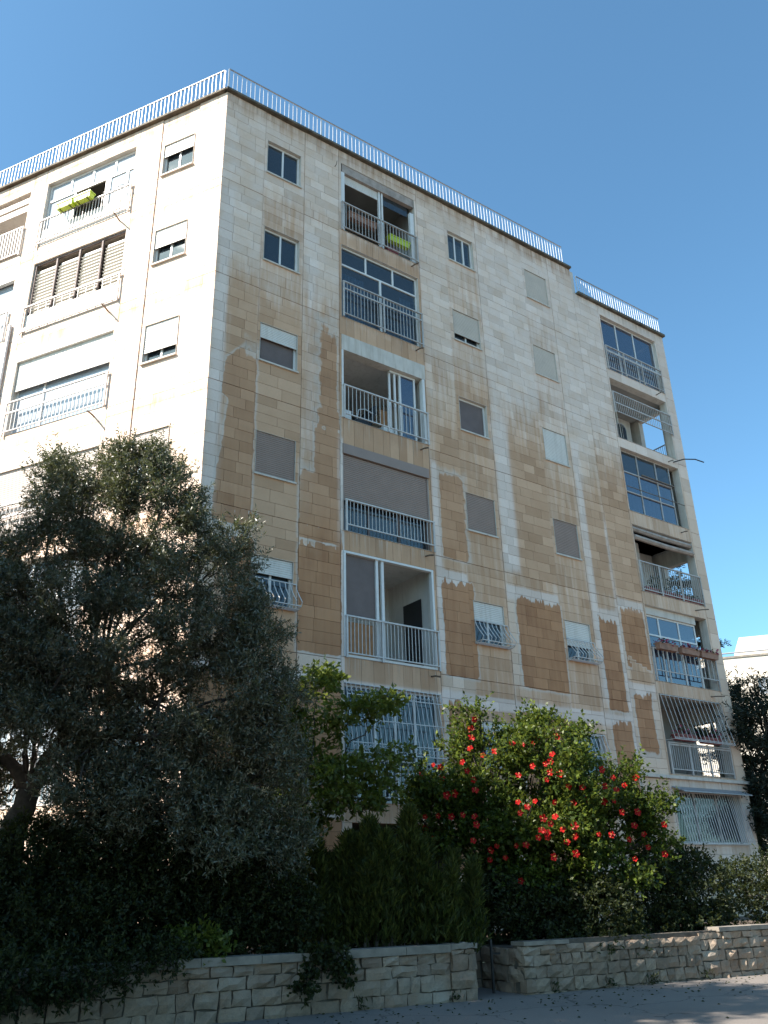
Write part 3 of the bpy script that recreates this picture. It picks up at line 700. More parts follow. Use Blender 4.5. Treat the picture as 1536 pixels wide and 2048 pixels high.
std_window(FR, *Cc, *Wz[4], 'part', .62, grille=True)
def lean_bars(F, u0, u1, z0, z1, ot, ob, n, parent, r=.011, rails=(0., 1.), name='grille', mat='railw', rings=()):
    g = G(); P = lambda u, t: F(u, z1 + (z0 - z1) * t, ot + (ob - ot) * t)
    for i in range(n): u = u0 + (u1 - u0) * i / (n - 1); g.tube([P(u, 0), P(u, 1)], r, 4)
    for t in rails: g.tube([P(u0, t), P(u1, t)], r * 1.2, 4)
    for t in rails[:1] + rails[-1:]:
        for u in (u0, u1): g.tube([P(u, t), F(u, z1 + (z0 - z1) * t, -.05)], r * 1.1, 4)
    for t in rings:
        for i in range(n - 1):
            uc = u0 + (u1 - u0) * (i + .5) / (n - 1); rr = (u1 - u0) / (n - 1) * .42; c = P(uc, t)
            ex = F.u; ez = (P(uc, t - .1) - P(uc, t + .1)).normalized()
            g.tube([c + ex * rr * math.cos(a) + ez * rr * math.sin(a) for a in [k * math.pi / 4 for k in range(9)]], .007, 3, caps=False)
    return g.build(name, mat, parent)
w = std_window(FR, *Cc, *Wz[5], 'open', mulls=0, glass='glass'); lean_bars(FR, Cc[0], Cc[1], Wz[5][0] + .45, Wz[5][1] - .05, .03, .2, 8, w)
lean_bars(FR, B_[0], B_[1], Wz[5][0], Wz[5][1] - .2, .04, .12, 8, w)

# ---- balconies
def railing(F, u0, u1, z0, z1, o, parent, n, mids=(), post=None, mat='rail', r=.0068, zb=None):
    zb = z0 + .07 if zb is None else zb
    g = G().box(F, u0 - .03, u1 + .03, z1 - .035, z1, o - .025, o + .025).box(F, u0, u1, zb, zb + .025, o - .015, o + .015)
    for m in mids: g.box(F, u0, u1, m - .02, m + .02, o - .016, o + .016)
    for u in [u0, u1] + list(post or []): g.box(F, u - .02, u + .02, z0 - .02, z1 - .035, o - .02, o + .02)
    rr = g.build('railing', mat, parent)
    b = G()
    for i in range(1, n):
        u = u0 + (u1 - u0) * i / n
        b.box(F, u - r, u + r, zb + .025, z1 - .035, o - r, o + r)
    b.build('balusters', mat, parent, kind='stuff')
    return rr
def each(name, mat, parent, F, boxes):
    for b in boxes: G().box(F, *b).build(name, mat, parent)
def recess(F, u0, u1, z0, z1, depth, name='balcony', mat='plaster', right_open=False, front=.27):
    g = G(); e = .10; zf, zc = z0 - .02, z1 + .10
    g.box(F, u0 - e, u0 - e + .03, zf, zc, -depth, -front)
    if not right_open: g.box(F, u1 + e - .03, u1 + e, zf, zc, -depth, -front)
    g.box(F, u0 - e, u1 + e, zf, zc, -depth - .04, -depth); g.box(F, u0 - e, u1 + e, zc, zc + .03, -depth, -front); g.box(F, u0 - e, u1 + e, zf - .03, zf, -depth, -front)
    return g.build(name, mat, BLD)
def spout(F, u, z, L=.32, drop=.06, lat=0., r=.022):
    return G().tube([F(u, z, -.02), F(u + lat * .5, z - drop * .3, L * .5), F(u + lat, z - drop, L)], r, 6).build('drain_spout', 'metal', BLD)
b0, b1 = BAL
# top storey: open enclosure with a deep dark lintel, white posts
z0, z1 = bal_z[0]
B1 = recess(FR, b0, b1, z0, z1, 2.4, mat='room')
g = G().box(FR, b0 + .05, b1 - .03, z1 - .30, z1 - .01, -.14, -.02); g.build('lintel_box', 'awning', B1)
each('enclosure_post', 'white', B1, FR, [(b0 + .01, b0 + .13, z0 + .01, z1 - .3, -.10, -.02), (b1 - .16, b1 - .02, z0 + .01, z1 - .55, -.12, -.03)] + [(u, u + .05, z0 + .01, z1 - .3, -.14, -.07) for u in (4.93, 5.03)])
shutter(FR, b0 + .14, 4.92, z1 - .58, z1 - .30, -.12, B1, 'shut_w', .05)
G().box(FR, 5.09, b1 - .17, z1 - .66, z1 - .3, -.16, -.145).build('pane', 'glass', B1)
railing(FR, b0 + .02, b1, z0, z0 + .98, .05, B1, 24, post=[4.9], mat='rail')
# second: full glass enclosure, blue curtains, railing in front
z0, z1 = bal_z[1]
B2 = frame_obj(FR, b0 + .01, b1 - .01, z0 + .01, z1 - .01, -.09, 'balcony', .05, trans=(z1 - .62,), mull=())
g = G()
for u in (4.43, 5.35): g.box(FR, u - .025, u + .025, z1 - .6, z1 - .06, -.135, -.085)
g.box(FR, 4.88, 4.94, z0 + .06, z1 - .645, -.135, -.082); g.build('mullion', 'white', B2)
for a, b in ((b0 + .05, 4.41), (4.46, 5.33), (5.38, b1 - .05)): pane(FR, a, b, z1 - .60, z1 - .05, -.11, B2)
for a, b in ((b0 + .05, 4.88), (4.94, b1 - .05)): pane(FR, a, b, z0 + .05, z1 - .64, -.115, B2, 'glass')
curtain(FR, b0 + .08, 4.5, z0 + .05, z1 - .7, -.30, B2, 'cur_b'); curtain(FR, 5.72, b1 - .08, z0 + .05, z1 - .7, -.30, B2, 'cur_b')
railing(FR, b0 + .02, b1 + .02, z0, z0 + 1.12, .07, B2, 24, mids=(z0 + .88,), post=[4.9], mat='rail')
# third: open white room, folded glass door to the right
z0, z1 = bal_z[2]
B3 = recess(FR, b0, b1, z0, z1 - .46, 2.6)
G().box(FR, b0 - .02, b1 + .06, z1 - .47, z1 - .005, -.26, .022).build('lintel_box', 'trim', B3)
each('enclosure_post', 'white', B3, FR, [(b0 - .02, b0 + .03, z0 + .01, z1 - .475, -.12, .02), (b1 - .05, b1 + .03, z0 + .01, z1 - .475, -.12, .02)] + [(u, u + .055, z0 + .02, z1 - .535, oo - .04, oo) for u, oo in ((5.15, -.16), (5.30, -.13), (5.45, -.10), (5.50, -.19), (5.93, -.10))])
each('enclosure_rail', 'white', B3, FR, [(5.15, 6.0, z1 - .53, z1 - .476, -.2, -.1)])
pane(FR, 5.52, 5.93, z0 + .04, z1 - .53, -.12, B3, 'glass_b')
railing(FR, b0 + .03, b1 + .05, z0, z0 + .95, .05, B3, 22, post=[4.95], mat='railw', zb=z0 + .1)
G().box(FR, b0, b1, z0 + .02, z0 + 2.0, -2.58, -2.5).build('rear_door', 'dark', B3)
# fourth: brown roller shutter most of the way down
z0, z1 = bal_z[3]
B4 = frame_obj(FR, b0 + .01, b1 - .01, z0 + .01, z1 - .01, -.14, 'balcony', .05, mull=(4.4, 5.3), mat='screen')
for a, b in ((b0 + .05, 4.37), (4.43, 5.27), (5.33, b1 - .05)): pane(FR, a, b, z0 + .05, z0 + 1.0, -.16, B4)
curtain(FR, b0 + .1, b1 - .1, z0 + .05, z0 + .8, -.3, B4, 'cur_w')
G().box(FR, b0, b1 + .02, z1 - .27, z1 - .005, -.10, .03).build('shutter_box', 'shut_b', B4)
shutter(FR, b0 + .03, b1 - .03, z0 + .83, z1 - .28, -.05, B4, 'shut_b', .052)
each('shutter_guide', 'shut_b', B4, FR, [(b0 + .0, b0 + .04, z0 + .02, z1 - .28, -.08, -.02), (b1 - .04, b1, z0 + .02, z1 - .28, -.08, -.02)])
railing(FR, b0 + .06, b1 + .05, z0, z0 + .80, .06, B4, 25, mat='railw', zb=z0 + .14)
# fifth: white frame, dark screen to the left, open white room to the right
z0, z1 = bal_z[4]
B5 = recess(FR, b0, b1, z0, z1, 2.0)
each('enclosure_post', 'white', B5, FR, [(b0, b0 + .06, z0 + .01, z1 - .01, -.1, .012), (b1 - .06, b1, z0 + .01, z1 - .01, -.1, .012)] + [(u, u + .07, z0 + .06, z1 - .06, -.10, -.03) for u in (4.50, 4.66)])
each('enclosure_rail', 'white', B5, FR, [(b0 + .06, b1 - .06, z1 - .06, z1 - .01, -.1, .01), (b0 + .06, b1 - .06, z0 + .01, z0 + .06, -.1, .012)])
G().box(FR, b0 + .07, 4.49, z0 + .95, z1 - .07, -.085, -.075).build('pane', 'screen', B5)
G().box(FR, b0 + .12, 4.47, z0 + .06, z0 + .85, -.13, -.11).build('panel', 'wood', B5)
G().box(FR, 4.75, 5.35, z0, z0 + 1.45, -1.97, -1.93).build('panel', 'room', B5)
g = G().box(FR, b1 + .055, b1 + .065, z0, z0 + 1.95, -1.35, -.6); g.build('door', 'black', B5)  # black slab stands in for the dark inside of a door opening
railing(FR, b0 + .06, b1 + .04, z0, z0 + .95, .04, B5, 26, post=[4.6], mat='railw', zb=z0 + .08)
# sixth: bulging ornamental grille over glass
z0, z1 = bal_z[5]
B6 = frame_obj(FR, b0 + .01, b1 - .01, z0 + .01, z1 - .01, -.12, 'balcony', .05, mull=(4.45, 5.0, 5.55), mat='white')
for a, b in ((b0 + .05, 4.42), (4.48, 4.97), (5.03, 5.52), (5.58, b1 - .05)): pane(FR, a, b, z0 + .05, z1 - .05, -.14 - .01 * random.random(), B6)
lean_bars(FR, b0 + .02, b1, z0 + .95, z1 - .02, .04, .34, 22, B6, .010, (0., .16, .52, .86, 1.), rings=(.08, .93))
railing(FR, b0 + .03, b1 + .03, z0, z0 + .88, .05, B6, 25, post=[4.9], mat='railw', zb=z0 + .1)
for k in range(5): spout(FR, 6.0, bal_z[k][0] - .16 - (.05 if k == 2 else 0), .3, .07, .02)
# ---- corner wing openings
d0, d1 = DD
z0, z1 = d_z[0]
D1 = frame_obj(FR, d0 + .01, d1 - .01, z0 + .01, z1 - .01, -.12, 'balcony', .04, mull=(15.18, 16.12))
for a, b in ((d0 + .05, 15.16), (15.2, 16.1), (16.14, d1 - .05)): pane(FR, a, b, z0 + .05, z1 - .05, -.14, D1, 'glass_b')
railing(FR, d0 + .03, d1 - .02, z0, z0 + .95, .03, D1, 28, mids=(z0 + .72, z0 + .76), post=[15.2, 16.15], mat='rail', zb=z0 + .06)
def side_rail(zs, zt, n, parent, mids=()):
    g = G()
    for z in (zt,) + tuple(mids): g.box(FE, .54, 1.5, z - .03, z, -.12, -.08)
    g.build('side_railing', 'galvd', parent)
    b = G()
    for i in range(n): u = .58 + .9 * i / (n - 1); b.box(FE, u - .006, u + .006, zs, zt - .03, -.106, -.094)
    b.build('side_balusters', 'galvd', parent, kind='stuff')
z0, z1 = d_z[1]
D2 = recess(FR, d0, d1, z0, z1, 1.72, mat='plaster', right_open=True)
G().box(FR, 15.95, 16.0, z0, z1, -1.70, -.9 - .3).build('room_corner', 'plaster', D2)
railing(FR, d0 + .02, d1 + .04, z0 + .95, z0 + 1.75, .03, D2, 30, mids=(z0 + 1.33,), mat='rail', r=.006, zb=z0 + .98)
side_rail(z0 + .05, z0 + 1.0, 12, D2, (z0 + .5,))
z0, z1 = d_z[2]
D3 = frame_obj(FR, d0 + .01, d1 - .35, z0 + .01, z1 - .01, -.14, 'balcony', .035, mull=(15.2, 16.15), trans=(z1 - .78, z0 + .78), mat='rail')
for a, b in ((d0 + .04, 15.18), (15.22, 16.13), (16.17, d1 - .38)):
    for c, d in ((z0 + .04, z0 + .76), (z0 + .8, z1 - .8), (z1 - .76, z1 - .04)): pane(FR, a, b, c, d, -.16 - .008 * random.random(), D3, 'glass_b' if d < z1 - .5 else 'glass')
curtain(FR, d0 + .2, d1 - .6, z0 + .05, z1 - .8, -.4, D3, 'cur_b', .2)
each('rod', 'metal', D3, FR, [(d0 + 1.0, d1 - .3, z1 - .77, z1 - .73, -.1, -.05), (d0 + .05, d1 - .02, z0 + .85, z0 + .87, .0, .02)])
z0, z1 = d_z[3]
D4 = recess(FR, d0, d1, z0, z1, 1.72, mat='plaster', right_open=True)
g = G()
for zz, oo in ((z1 - .12, -.08), (z1 - .42, -.02)): g.tube([FR(d0 + .02, zz, oo), FR((d0 + d1) / 2, zz - .03, oo + .01), FR(d1 - .05, zz, oo)], .085, 7)
g.build('rolled_awning', 'awning', D4)
G().box(FR, 15.55, 15.75, z0, z1, -1.2, -1.0).build('room_pier', 'plaster', D4)
railing(FR, d0 + .02, d1 + .03, z0, z0 + .98, .03, D4, 30, post=[15.2, 16.2], mat='rail', r=.007, zb=z0 + .05)
side_rail(z0 + .05, z0 + 1.0, 12, D4)
z0, z1 = d_z[4]
D5 = frame_obj(FR, d0 + .01, d1 - .45, z0 + .01, z1 - .25, -.16, 'balcony', .05, mull=(15.0, 15.95), trans=(z1 - .86,))
for a, b in ((d0 + .05, 14.98), (15.03, 15.92), (15.98, d1 - .5)):
    pane(FR, a, b, z0 + .05, z1 - .89, -.18, D5, 'glass_b'); pane(FR, a, b, z1 - .83, z1 - .3, -.18, D5, 'glass_b')
G().box(FR, d0 + .01, d1 - .45, z1 - .248, z1 - .01, -.2, -.1).build('lintel_box', 'trim', D5)
curtain(FR, 16.2, d1 - .5, z0 + .1, z1 - .3, -.35, D5, 'cur_w')
railing(FR, d0 + .02, d1 + .02, z0, z0 + .98, .04, D5, 14, post=[14.9, 16.4], mat='rail', r=.012, zb=z0 + .3)
z0, z1 = d_z[5]
D6 = recess(FR, d0, d1, z0, z1, 1.72, mat='room', right_open=True)
lean_bars(FR, d0 + .05, d1 - .15, z0 + .9, z1 - .03, .02, .30, 15, D6, .011, (0., .97, 1.), mat='rail')
railing(FR, d0 + .05, d1 - .1, z0, z0 + .85, .05, D6, 30, mids=(z0 + .78,), post=[15.2, 16.1], mat='rail', r=.008, zb=z0 + .1)
z0, z1 = d_z[6]
D7 = frame_obj(FR, d0 + .01, d1 - .01, z0 + .01, z1 - .01, -.14, 'window', .05, mull=(15.3, 16.3), mat='rail')
for a, b in ((d0 + .05, 15.28), (15.33, 16.28), (16.33, d1 - .05)): pane(FR, a, b, z0 + .05, z1 - .05, -.16, D7)
lean_bars(FR, d0 + .05, d1 - .75, z0 - .02, z1 - .08, .03, .26, 20, D7, .012, (0., 1.), mat='railw'); lean_bars(FR, d1 - .62, d1 - .02, z0 - .02, z1 - .08, .03, .26, 8, D7, .012, (0., 1.), mat='railw')
G().box8([FR(d0 - .05, z1 + .05, .0), FR(d1 + .12, z1 + .05, .0), FR(d1 + .12, z1 - .10, .38), FR(d0 - .05, z1 - .10, .38), FR(d0 - .05, z1 + .075, .0), FR(d1 + .12, z1 + .075, .0), FR(d1 + .12, z1 - .075, .38), FR(d0 - .05, z1 - .075, .38)]).build('canopy', 'galvd', D7)
g = G()
for u in (d0 + .3, 15.9): G().tube([FR(u, z1 - .1, .33), FR(u - .05, z1 - .4, .02)], .01, 4).build('canopy_brace', 'railw', D7)
sill(FR, d0, d1, z0 - .01, D7)
G().box(FR, 13.06, LEN + .06, 4.37, 4.45, -.02, .09).build('ledge', 'trim', BLD)
for k, (L, lat) in enumerate(((.25, -.05), (.2, 0), (.25, .0), (.36, .2), (.34, .22))):
    spout(FR, 16.75, d_z[k][0] - .22, L, .03, lat, .018)
G().tube([FR(17.0, 14.92, .03), FR(17.3, 15.02, .25), FR(17.7, 15.05, .42), FR(18.05, 15.0, .5)], .022, 5).build('bent_rod', 'black', BLD)
G().tube([FR(3.38, 20.62, -.02), FR(3.36, 20.6, .1), FR(3.36, 20.7, .14)], .012, 4).build('hook', 'metal', BLD)

# ---- left side windows and balconies
Lz = lwin_z
std_window(FL, *LW, *Lz[0], 'part', .36, glass='glass'); std_window(FL, *LW, *Lz[1], 'part', .5); std_window(FL, *LW, *Lz[2], 'part', .7); std_window(FL, *LW, *Lz[3], 'part', .44, shut='shut_p', glass='glass_l')
std_window(FL, *LW, *Lz[4], 'part', .4); std_window(FL, *LW, *Lz[5], 'open')
for z in Lz: std_window(FL, 11.0, 12.0, *z, 'part', .5)
def parapet(F, u0, u1, z0, z1, parent, mat='plaster'):
    n = 9; w = (u1 - u0) / n
    for i in range(n): G().box(F, u0 + i * w + .003, u0 + (i + 1) * w - .003, z0, z1, -.05, -.02).build('panel', mat, parent)
l0, l1 = lb
z0, z1 = lbal_z[0]
B = frame_obj(FL, l0 + .01, l1 - .01, z0 + .62, z1 - .01, -.12, 'balcony', .06, trans=(z1 - .62,), mull=())
g = G()
for u in (3.75, 4.55, 5.35): g.box(FL, u - .03, u + .03, z1 - .59, z1 - .07, -.165, -.115)
for u in (3.28, 3.9, 4.0, 5.15): g.box(FL, u - .035, u + .035, z0 + .68, z1 - .65, -.165, -.113)
g.build('mullion', 'white', B)
for a, b in ((l0 + .06, 3.72), (3.78, 4.52), (4.58, 5.32), (5.38, l1 - .06)): pane(FL, a, b, z1 - .59, z1 - .06, -.14, B, 'glass_l')
for a, b in ((l0 + .06, 3.25), (3.32, 3.87), (5.19, l1 - .06)): pane(FL, a, b, z0 + .68, z1 - .65, -.145, B, 'glass_l')
parapet(FL, l0 + .01, l1 - .01, z0 + .01, z0 + .615, B)
railing(FL, l0 - .02, l1 + .02, z0, z0 + .92, .06, B, 30, mids=(z0 + .2,), mat='railw', r=.007)
z0, z1 = lbal_z[1]
B = frame_obj(FL, l0 + .01, l1 - .01, z0 + .62, z1 - .01, -.05, 'balcony', .05, mull=(3.78, 4.56, 5.36), mat='screen')
def blinds(F, u0, u1, z0, z1, o, parent):
    g = G(); n = int((z1 - z0) / .11)
    for i in range(n):
        z = z0 + i * .11; g.box8([F(u0, z, o), F(u1, z, o), F(u1, z + .03, o + .05), F(u0, z + .03, o + .05), F(u0, z + .005, o), F(u1, z + .005, o), F(u1, z + .035, o + .05), F(u0, z + .035, o + .05)])
    g.box(F, u0, u1, z0, z1, o - .03, o - .02)
    return tag(g.build('blind', 'blind', parent), kind='stuff')
for a, b in ((l0 + .08, 3.68), (3.84, 4.5), (4.62, 5.3), (5.42, l1 - .08)): blinds(FL, a, b, z0 + .67, z1 - .18, -.125, B)
parapet(FL, l0 + .01, l1 - .01, z0 + .01, z0 + .615, B)
railing(FL, l0 - .02, l1 + .02, z0, z0 + .85, .06, B, 12, mids=(z0 + .12, z0 + .05), mat='railw', r=.007)
z0, z1 = lbal_z[2]
B = frame_obj(FL, l0 + .01, l1 - .01, z0 + .01, z1 - .01, -.16, 'balcony', .06, mull=(5.2,), mat='white')
pane(FL, l0 + .06, 5.17, z0 + .06, z1 - .06, -.18, B, 'glass_l'); pane(FL, 5.23, l1 - .06, z0 + .06, z1 - .06, -.18, B, 'glass_l')
G().box(FL, l0, l1, z1 - .3, z1 - .006, -.12, .01).build('shutter_box', 'shut_w', B)
shutter(FL, l0 + .02, l1 - .02, z1 - 1.15, z1 - .305, -.08, B, 'shut_w', .05)
railing(FL, l0 - .02, l1 + .02, z0, z0 + .95, .06, B, 26, mids=(z0 + .62,), mat='railw', r=.007)
z0, z1 = lbal_z[3]
B = frame_obj(FL, l0 + .01, l1 - .01, z0 + .01, z1 - .01, -.16, 'balcony', .06, mull=(4.5,), mat='white')
G().box(FL, l0, l1, z1 - .3, z1 - .006, -.16, .01).build('shutter_box', 'shut_c', B)
shutter(FL, l0 + .02, l1 - .02, z0 + .2, z1 - .305, -.05, B, 'shut_p', .055)
railing(FL, l0 - .02, l1 + .02, z0, z0 + .95, .06, B, 26, mids=(z0 + .62,), mat='railw', r=.007)
for k in (4, 5):
    z0, z1 = lbal_z[k]
    B = frame_obj(FL, l0 + .01, l1 - .01, z0 + .01, z1 - .01, -.14, 'balcony', .06, mull=(3.8, 4.6, 5.4), mat='white')
    for a, b in ((l0 + .06, 3.77), (3.83, 4.57), (4.63, 5.37), (5.43, l1 - .06)): pane(FL, a, b, z0 + .06, z1 - .06, -.17, B, 'glass_l')
    railing(FL, l0 - .02, l1 + .02, z0, z0 + .95, .06, B, 26, mat='railw', r=.009)
c0, c1 = lc
for k in range(6):
    z0, z1 = lbal_z[k]
    if k == 0:
        B = recess(FL, c0, c1, z0, z1, 2.0)
        for i, zz in enumerate((z1 - .28, z1 - .55)): shutter(FL, c0 + .05, c1 - .05, zz, zz + .2, -.1 - .03 * i, B, 'shut_p', .1)
        railing(FL, c0, c1, z0, z0 + 1.0, .05, B, 30, mat='railw', r=.016, zb=z0 + .04)
    else:
        B = frame_obj(FL, c0 + .01, c1 - .01, z0 + .01, z1 - .01, -.12, 'balcony', .06, mull=(7.6, 8.4, 9.2), mat='white')
        for a, b in ((c0 + .06, 7.57), (7.63, 8.37), (8.43, 9.17), (9.23, c1 - .06)): pane(FL, a, b, z0 + .06, z1 - .06, -.15, B, 'glass_l')
        G().box(FL, c0, c1, z1 - .3, z1 - .006, -.1, .01).build('shutter_box', 'shut_w', B)
        railing(FL, c0, c1, z0, z0 + .95, .06, B, 26, mat='railw', r=.008)
for k in range(4): spout(FL, 3.25, lbal_z[k][0] - .2, .35, .06, -.12)
G().tube([FL(6.6, 15.9, .06), FL(6.6, 13.5, .06)], .05, 6).build('rain_pipe', 'galv', BLD)
g = G()
for u in (3.1, 3.55):
    G().tube([FL(u - .1, 19.3, .08), FL(u - .1, 19.12, .3), FL(u + .1, 19.12, .3), FL(u + .1, 19.3, .08)], .01, 4).build('planter_bracket', 'galvd', BLD)

# ------------------------------------------------------------------ things on the balconies
def trough(name, F, u, z, o, L, H, D, mat, label, cat='planter', group=None, leaves=None, nl=60, lh=.12, flowers=None, nf=0, hooks=False):
    base = F(u, z, o); t = thing(name, label, cat, base, group)
    g = G(); a = .015
    for (k, e, hh) in ((0, 0, H),):
        bu, bo = L / 2 - .02, D / 2 - .02; tu, to = L / 2, D / 2
        g.box8([F(u - bu, z, o - bo), F(u + bu, z, o - bo), F(u + bu, z, o + bo), F(u - bu, z, o + bo), F(u - tu, z + H * .85, o - to), F(u + tu, z + H * .85, o - to), F(u + tu, z + H * .85, o + to), F(u - tu, z + H * .85, o + to)])
        for (p0, p1, q0, q1) in ((-tu - a, tu + a, -to - a, -to), (-tu - a, tu + a, to, to + a), (-tu - a, -tu, -to, to), (tu, tu + a, -to, to)): g.box(F, u + p0, u + p1, z + H * .82, z + H, o + q0, o + q1)
    g.build('trough', mat, t)
    G().box(F, u - L / 2 + .02, u + L / 2 - .02, z + H * .8, z + H * .9, o - D / 2 + .02, o + D / 2 - .02).build('soil', 'soil', t)
    if hooks:
        for du in (-L * .3, L * .3): G().tube([F(u + du, z + H, o - D / 2 - .06), F(u + du, z - .01, o - D / 2 - .03), F(u + du, z - .02, o + D / 2), F(u + du, z + H * .45, o + D / 2 + .02)], .011, 4).build('bracket', 'black', t)
    if leaves:
        c = F(u, z + H + lh * .4, o); n = nl
        P = np.array([F(u + random.uniform(-L / 2, L / 2), z + H * .9 + abs(random.gauss(0, lh)), o + random.uniform(-D, D) * .7) for _ in range(n)])
        Dn = nrm(rng.normal(size=(n, 3)) + np.array([0, 0, .4])); quads_mesh('leaves', leaf_quads(P, Dn, .09, .05), leaves, t)
        if flowers:
            P = np.array([F(u + random.uniform(-L / 2, L / 2), z + H * .95 + abs(random.gauss(0, lh * 1.1)), o + random.uniform(-D, D) * .8) for _ in range(nf)])
            quads_mesh('blossoms', leaf_quads(P, nrm(rng.normal(size=(nf, 3))), .07, .065), flowers, t)
    return t
zl = lbal_z[0][0]
trough('planter', FL, 5.05, zl + .80, .22, .58, .19, .19, 'lime', 'lime green planter hanging on the top balcony railing, the one nearer the dividing pillar', group='lime planters on the sunlit railing', hooks=True)
trough('planter', FL, 4.42, zl + .80, .22, .58, .19, .19, 'lime', 'lime green planter hanging on the top balcony railing, in front of the open dark window', group='lime planters on the sunlit railing', hooks=True)
z0 = bal_z[0][0]
trough('planter', FR, 5.62, z0 + .50, -.10, .72, .20, .18, 'lime', 'lime green planter hung behind the railing of the shaded top balcony', leaves='green', nl=16, lh=.04)
trough('planter', FR, 4.35, z0 + .66, -.12, .95, .20, .18, 'clay', 'long brownish planter hung behind the railing of the shaded top balcony')
trough('planter', FR, 5.35, z0 + .02, -.08, .4, .16, .16, 'terra', 'small red trough on the floor of the shaded top balcony')
z0 = bal_z[2][0]
ch = thing('lounge_chair', 'black reclining chair with shiny arm hoop behind the white railing', 'chair', FR(4.55, z0, -.75))
g = G().box8([FR(4.25, z0 + .3, -1.05), FR(4.75, z0 + .3, -1.05), FR(4.75, z0 + .34, -.45), FR(4.25, z0 + .34, -.45), FR(4.25, z0 + .42, -1.05), FR(4.75, z0 + .42, -1.05), FR(4.75, z0 + .46, -.45), FR(4.25, z0 + .46, -.45)]); g.build('seat', 'black', ch)
g = G().box8([FR(4.68, z0 + .4, -1.05), FR(4.8, z0 + .4, -1.05), FR(4.8, z0 + .4, -.45), FR(4.68, z0 + .4, -.45), FR(4.86, z0 + .98, -1.05), FR(4.96, z0 + .98, -1.05), FR(4.96, z0 + .98, -.45), FR(4.86, z0 + .98, -.45)]); g.build('backrest', 'black', ch)
for oo in (-1.07, -.43): G().tube([FR(4.3, z0 + .4, oo), FR(4.35, z0 + .68, oo), FR(4.55, z0 + .76, oo), FR(4.8, z0 + .7, oo)], .018, 5).build('armrest', 'galv', ch)
for uu in (4.28, 4.72):
    for oo in (-1.0, -.5): G().tube([FR(uu, z0 + .34, oo), FR(uu, z0 - .02, oo)], .02, 5).build('leg', 'black', ch)
t = thing('board', 'orange brown board leaning upright beside the black chair', 'board', FR(5.1, z0 + .3, -.3)); G().box8([FR(4.98, z0 + .32, -.35), FR(5.28, z0 + .32, -.35), FR(5.28, z0 + .32, -.31), FR(4.98, z0 + .32, -.31), FR(4.98, z0 + .88, -.42), FR(5.28, z0 + .88, -.42), FR(5.28, z0 + .88, -.38), FR(4.98, z0 + .88, -.38)]).build('panel', 'wood', t)
g = G().box(FR, 4.97, 5.34, z0 - .015, z0 + .3, -.5, -.2); o = g.build('box', 'white', None, loc=FR(5.15, z0, -.35)); tag(o, 'white box on the balcony floor under the brown board', 'box')
g = G().box(FR, b0 + .08, b0 + .36, z0 - .015, z0 + .36, -.4, -.15); o = g.build('box', 'white', None, loc=FR(b0 + .2, z0, -.3)); tag(o, 'white box at the far end of the balcony from the glass door', 'box')
# slatted round chair on the corner balcony
z0 = d_z[1][0]
t = thing('round_chair', 'dark striped round backed chair on the high corner balcony', 'chair', FR(15.1, z0, -.75))
for i in range(11):
    a = -1.2 + 2.4 * i / 10; u = 15.1 + .45 * math.sin(a); oo = -.75 + .3 * math.cos(a); hh = .95 - .25 * abs(math.sin(a)) ** 2
    G().box(FR, u - .022, u + .022, z0 + .30, z0 + hh, oo - .012, oo + .012).build('slat', 'black', t)
G().tube([FR(15.1 + .46 * math.sin(a), z0 + .96 - .25 * abs(math.sin(a)) ** 2, -.75 + .31 * math.cos(a)) for a in [-1.25 + 2.5 * i / 10 for i in range(11)]], .02, 5).build('back_rim', 'galvd', t)
G().tube([FR(15.1, z0 + .36, -.8), FR(15.1, z0 + .42, -.8)], .38, 12).build('seat', 'black', t)
for a in range(4): G().tube([FR(15.1 + .28 * math.cos(a * 1.57 + .78), z0 + .36, -.8 + .28 * math.sin(a * 1.57 + .78)), FR(15.1 + .32 * math.cos(a * 1.57 + .78), z0 - .02, -.8 + .32 * math.sin(a * 1.57 + .78))], .018, 5).build('leg', 'black', t)
# troughs and plants
z0 = d_z[3][0]
for i, (u, lab) in enumerate(((14.75, 'red trough on the corner balcony floor, nearest the brown stained wall'), (15.55, 'red trough on the corner balcony floor, second from the stained wall'), (16.3, 'red trough on the corner balcony floor, under the leafy plant'), (16.92, 'red trough on the corner balcony floor, nearest the end pillar'))):
    trough('flower_trough', FR, u, z0 + .008, -.07, .6, .17, .16, 'terra', lab, 'planter', 'red troughs on the corner balcony', leaves='hedge' if i > 1 else None, nl=24, lh=.12)
def pot_plant(F, u, z, o, h, label, group=None):
    t = thing('potted_plant', label, 'potted plant', F(u, z, o), group)
    g = G().tube([F(u, z, o), F(u, z + .24, o)], [.10, .14], 10); g.build('pot', 'clay', t)
    p = F(u, z + .2 + h * .5, o); quads_mesh('leaves', foliage([(p.x, p.y, p.z, .28, .28, h * .5)], 45, 6, .16, .13, .045), 'hedge', t)
    G().tube([F(u, z + .2, o), F(u + .02, z + .2 + h * .6, o)], .012, 4).build('stem', 'twig', t)
pot_plant(FR, 15.95, z0 - .015, -.55, .75, 'dark leafy potted plant against the sky gap of the corner balcony', 'potted plants on the corner balcony')
pot_plant(FR, 16.75, z0 - .015, -.45, .95, 'taller dark potted plant beside the end pillar of the corner balcony', 'potted plants on the corner balcony')
z0 = d_z[4][0]
for u, lab in ((14.82, 'clay flower box on the corner railing, nearest the stained wall'), (15.85, 'clay flower box on the corner railing, middle one with purple blossoms'), (16.8, 'clay flower box on the corner railing, nearest the end pillar')):
    trough('flower_box', FR, u, z0 + .92, .12, .85, .19, .2, 'clay', lab, 'flower box', 'flower boxes on the corner railing', leaves='hedge', nl=30, lh=.05, flowers='pink', nf=70)
z0 = d_z[5][0]
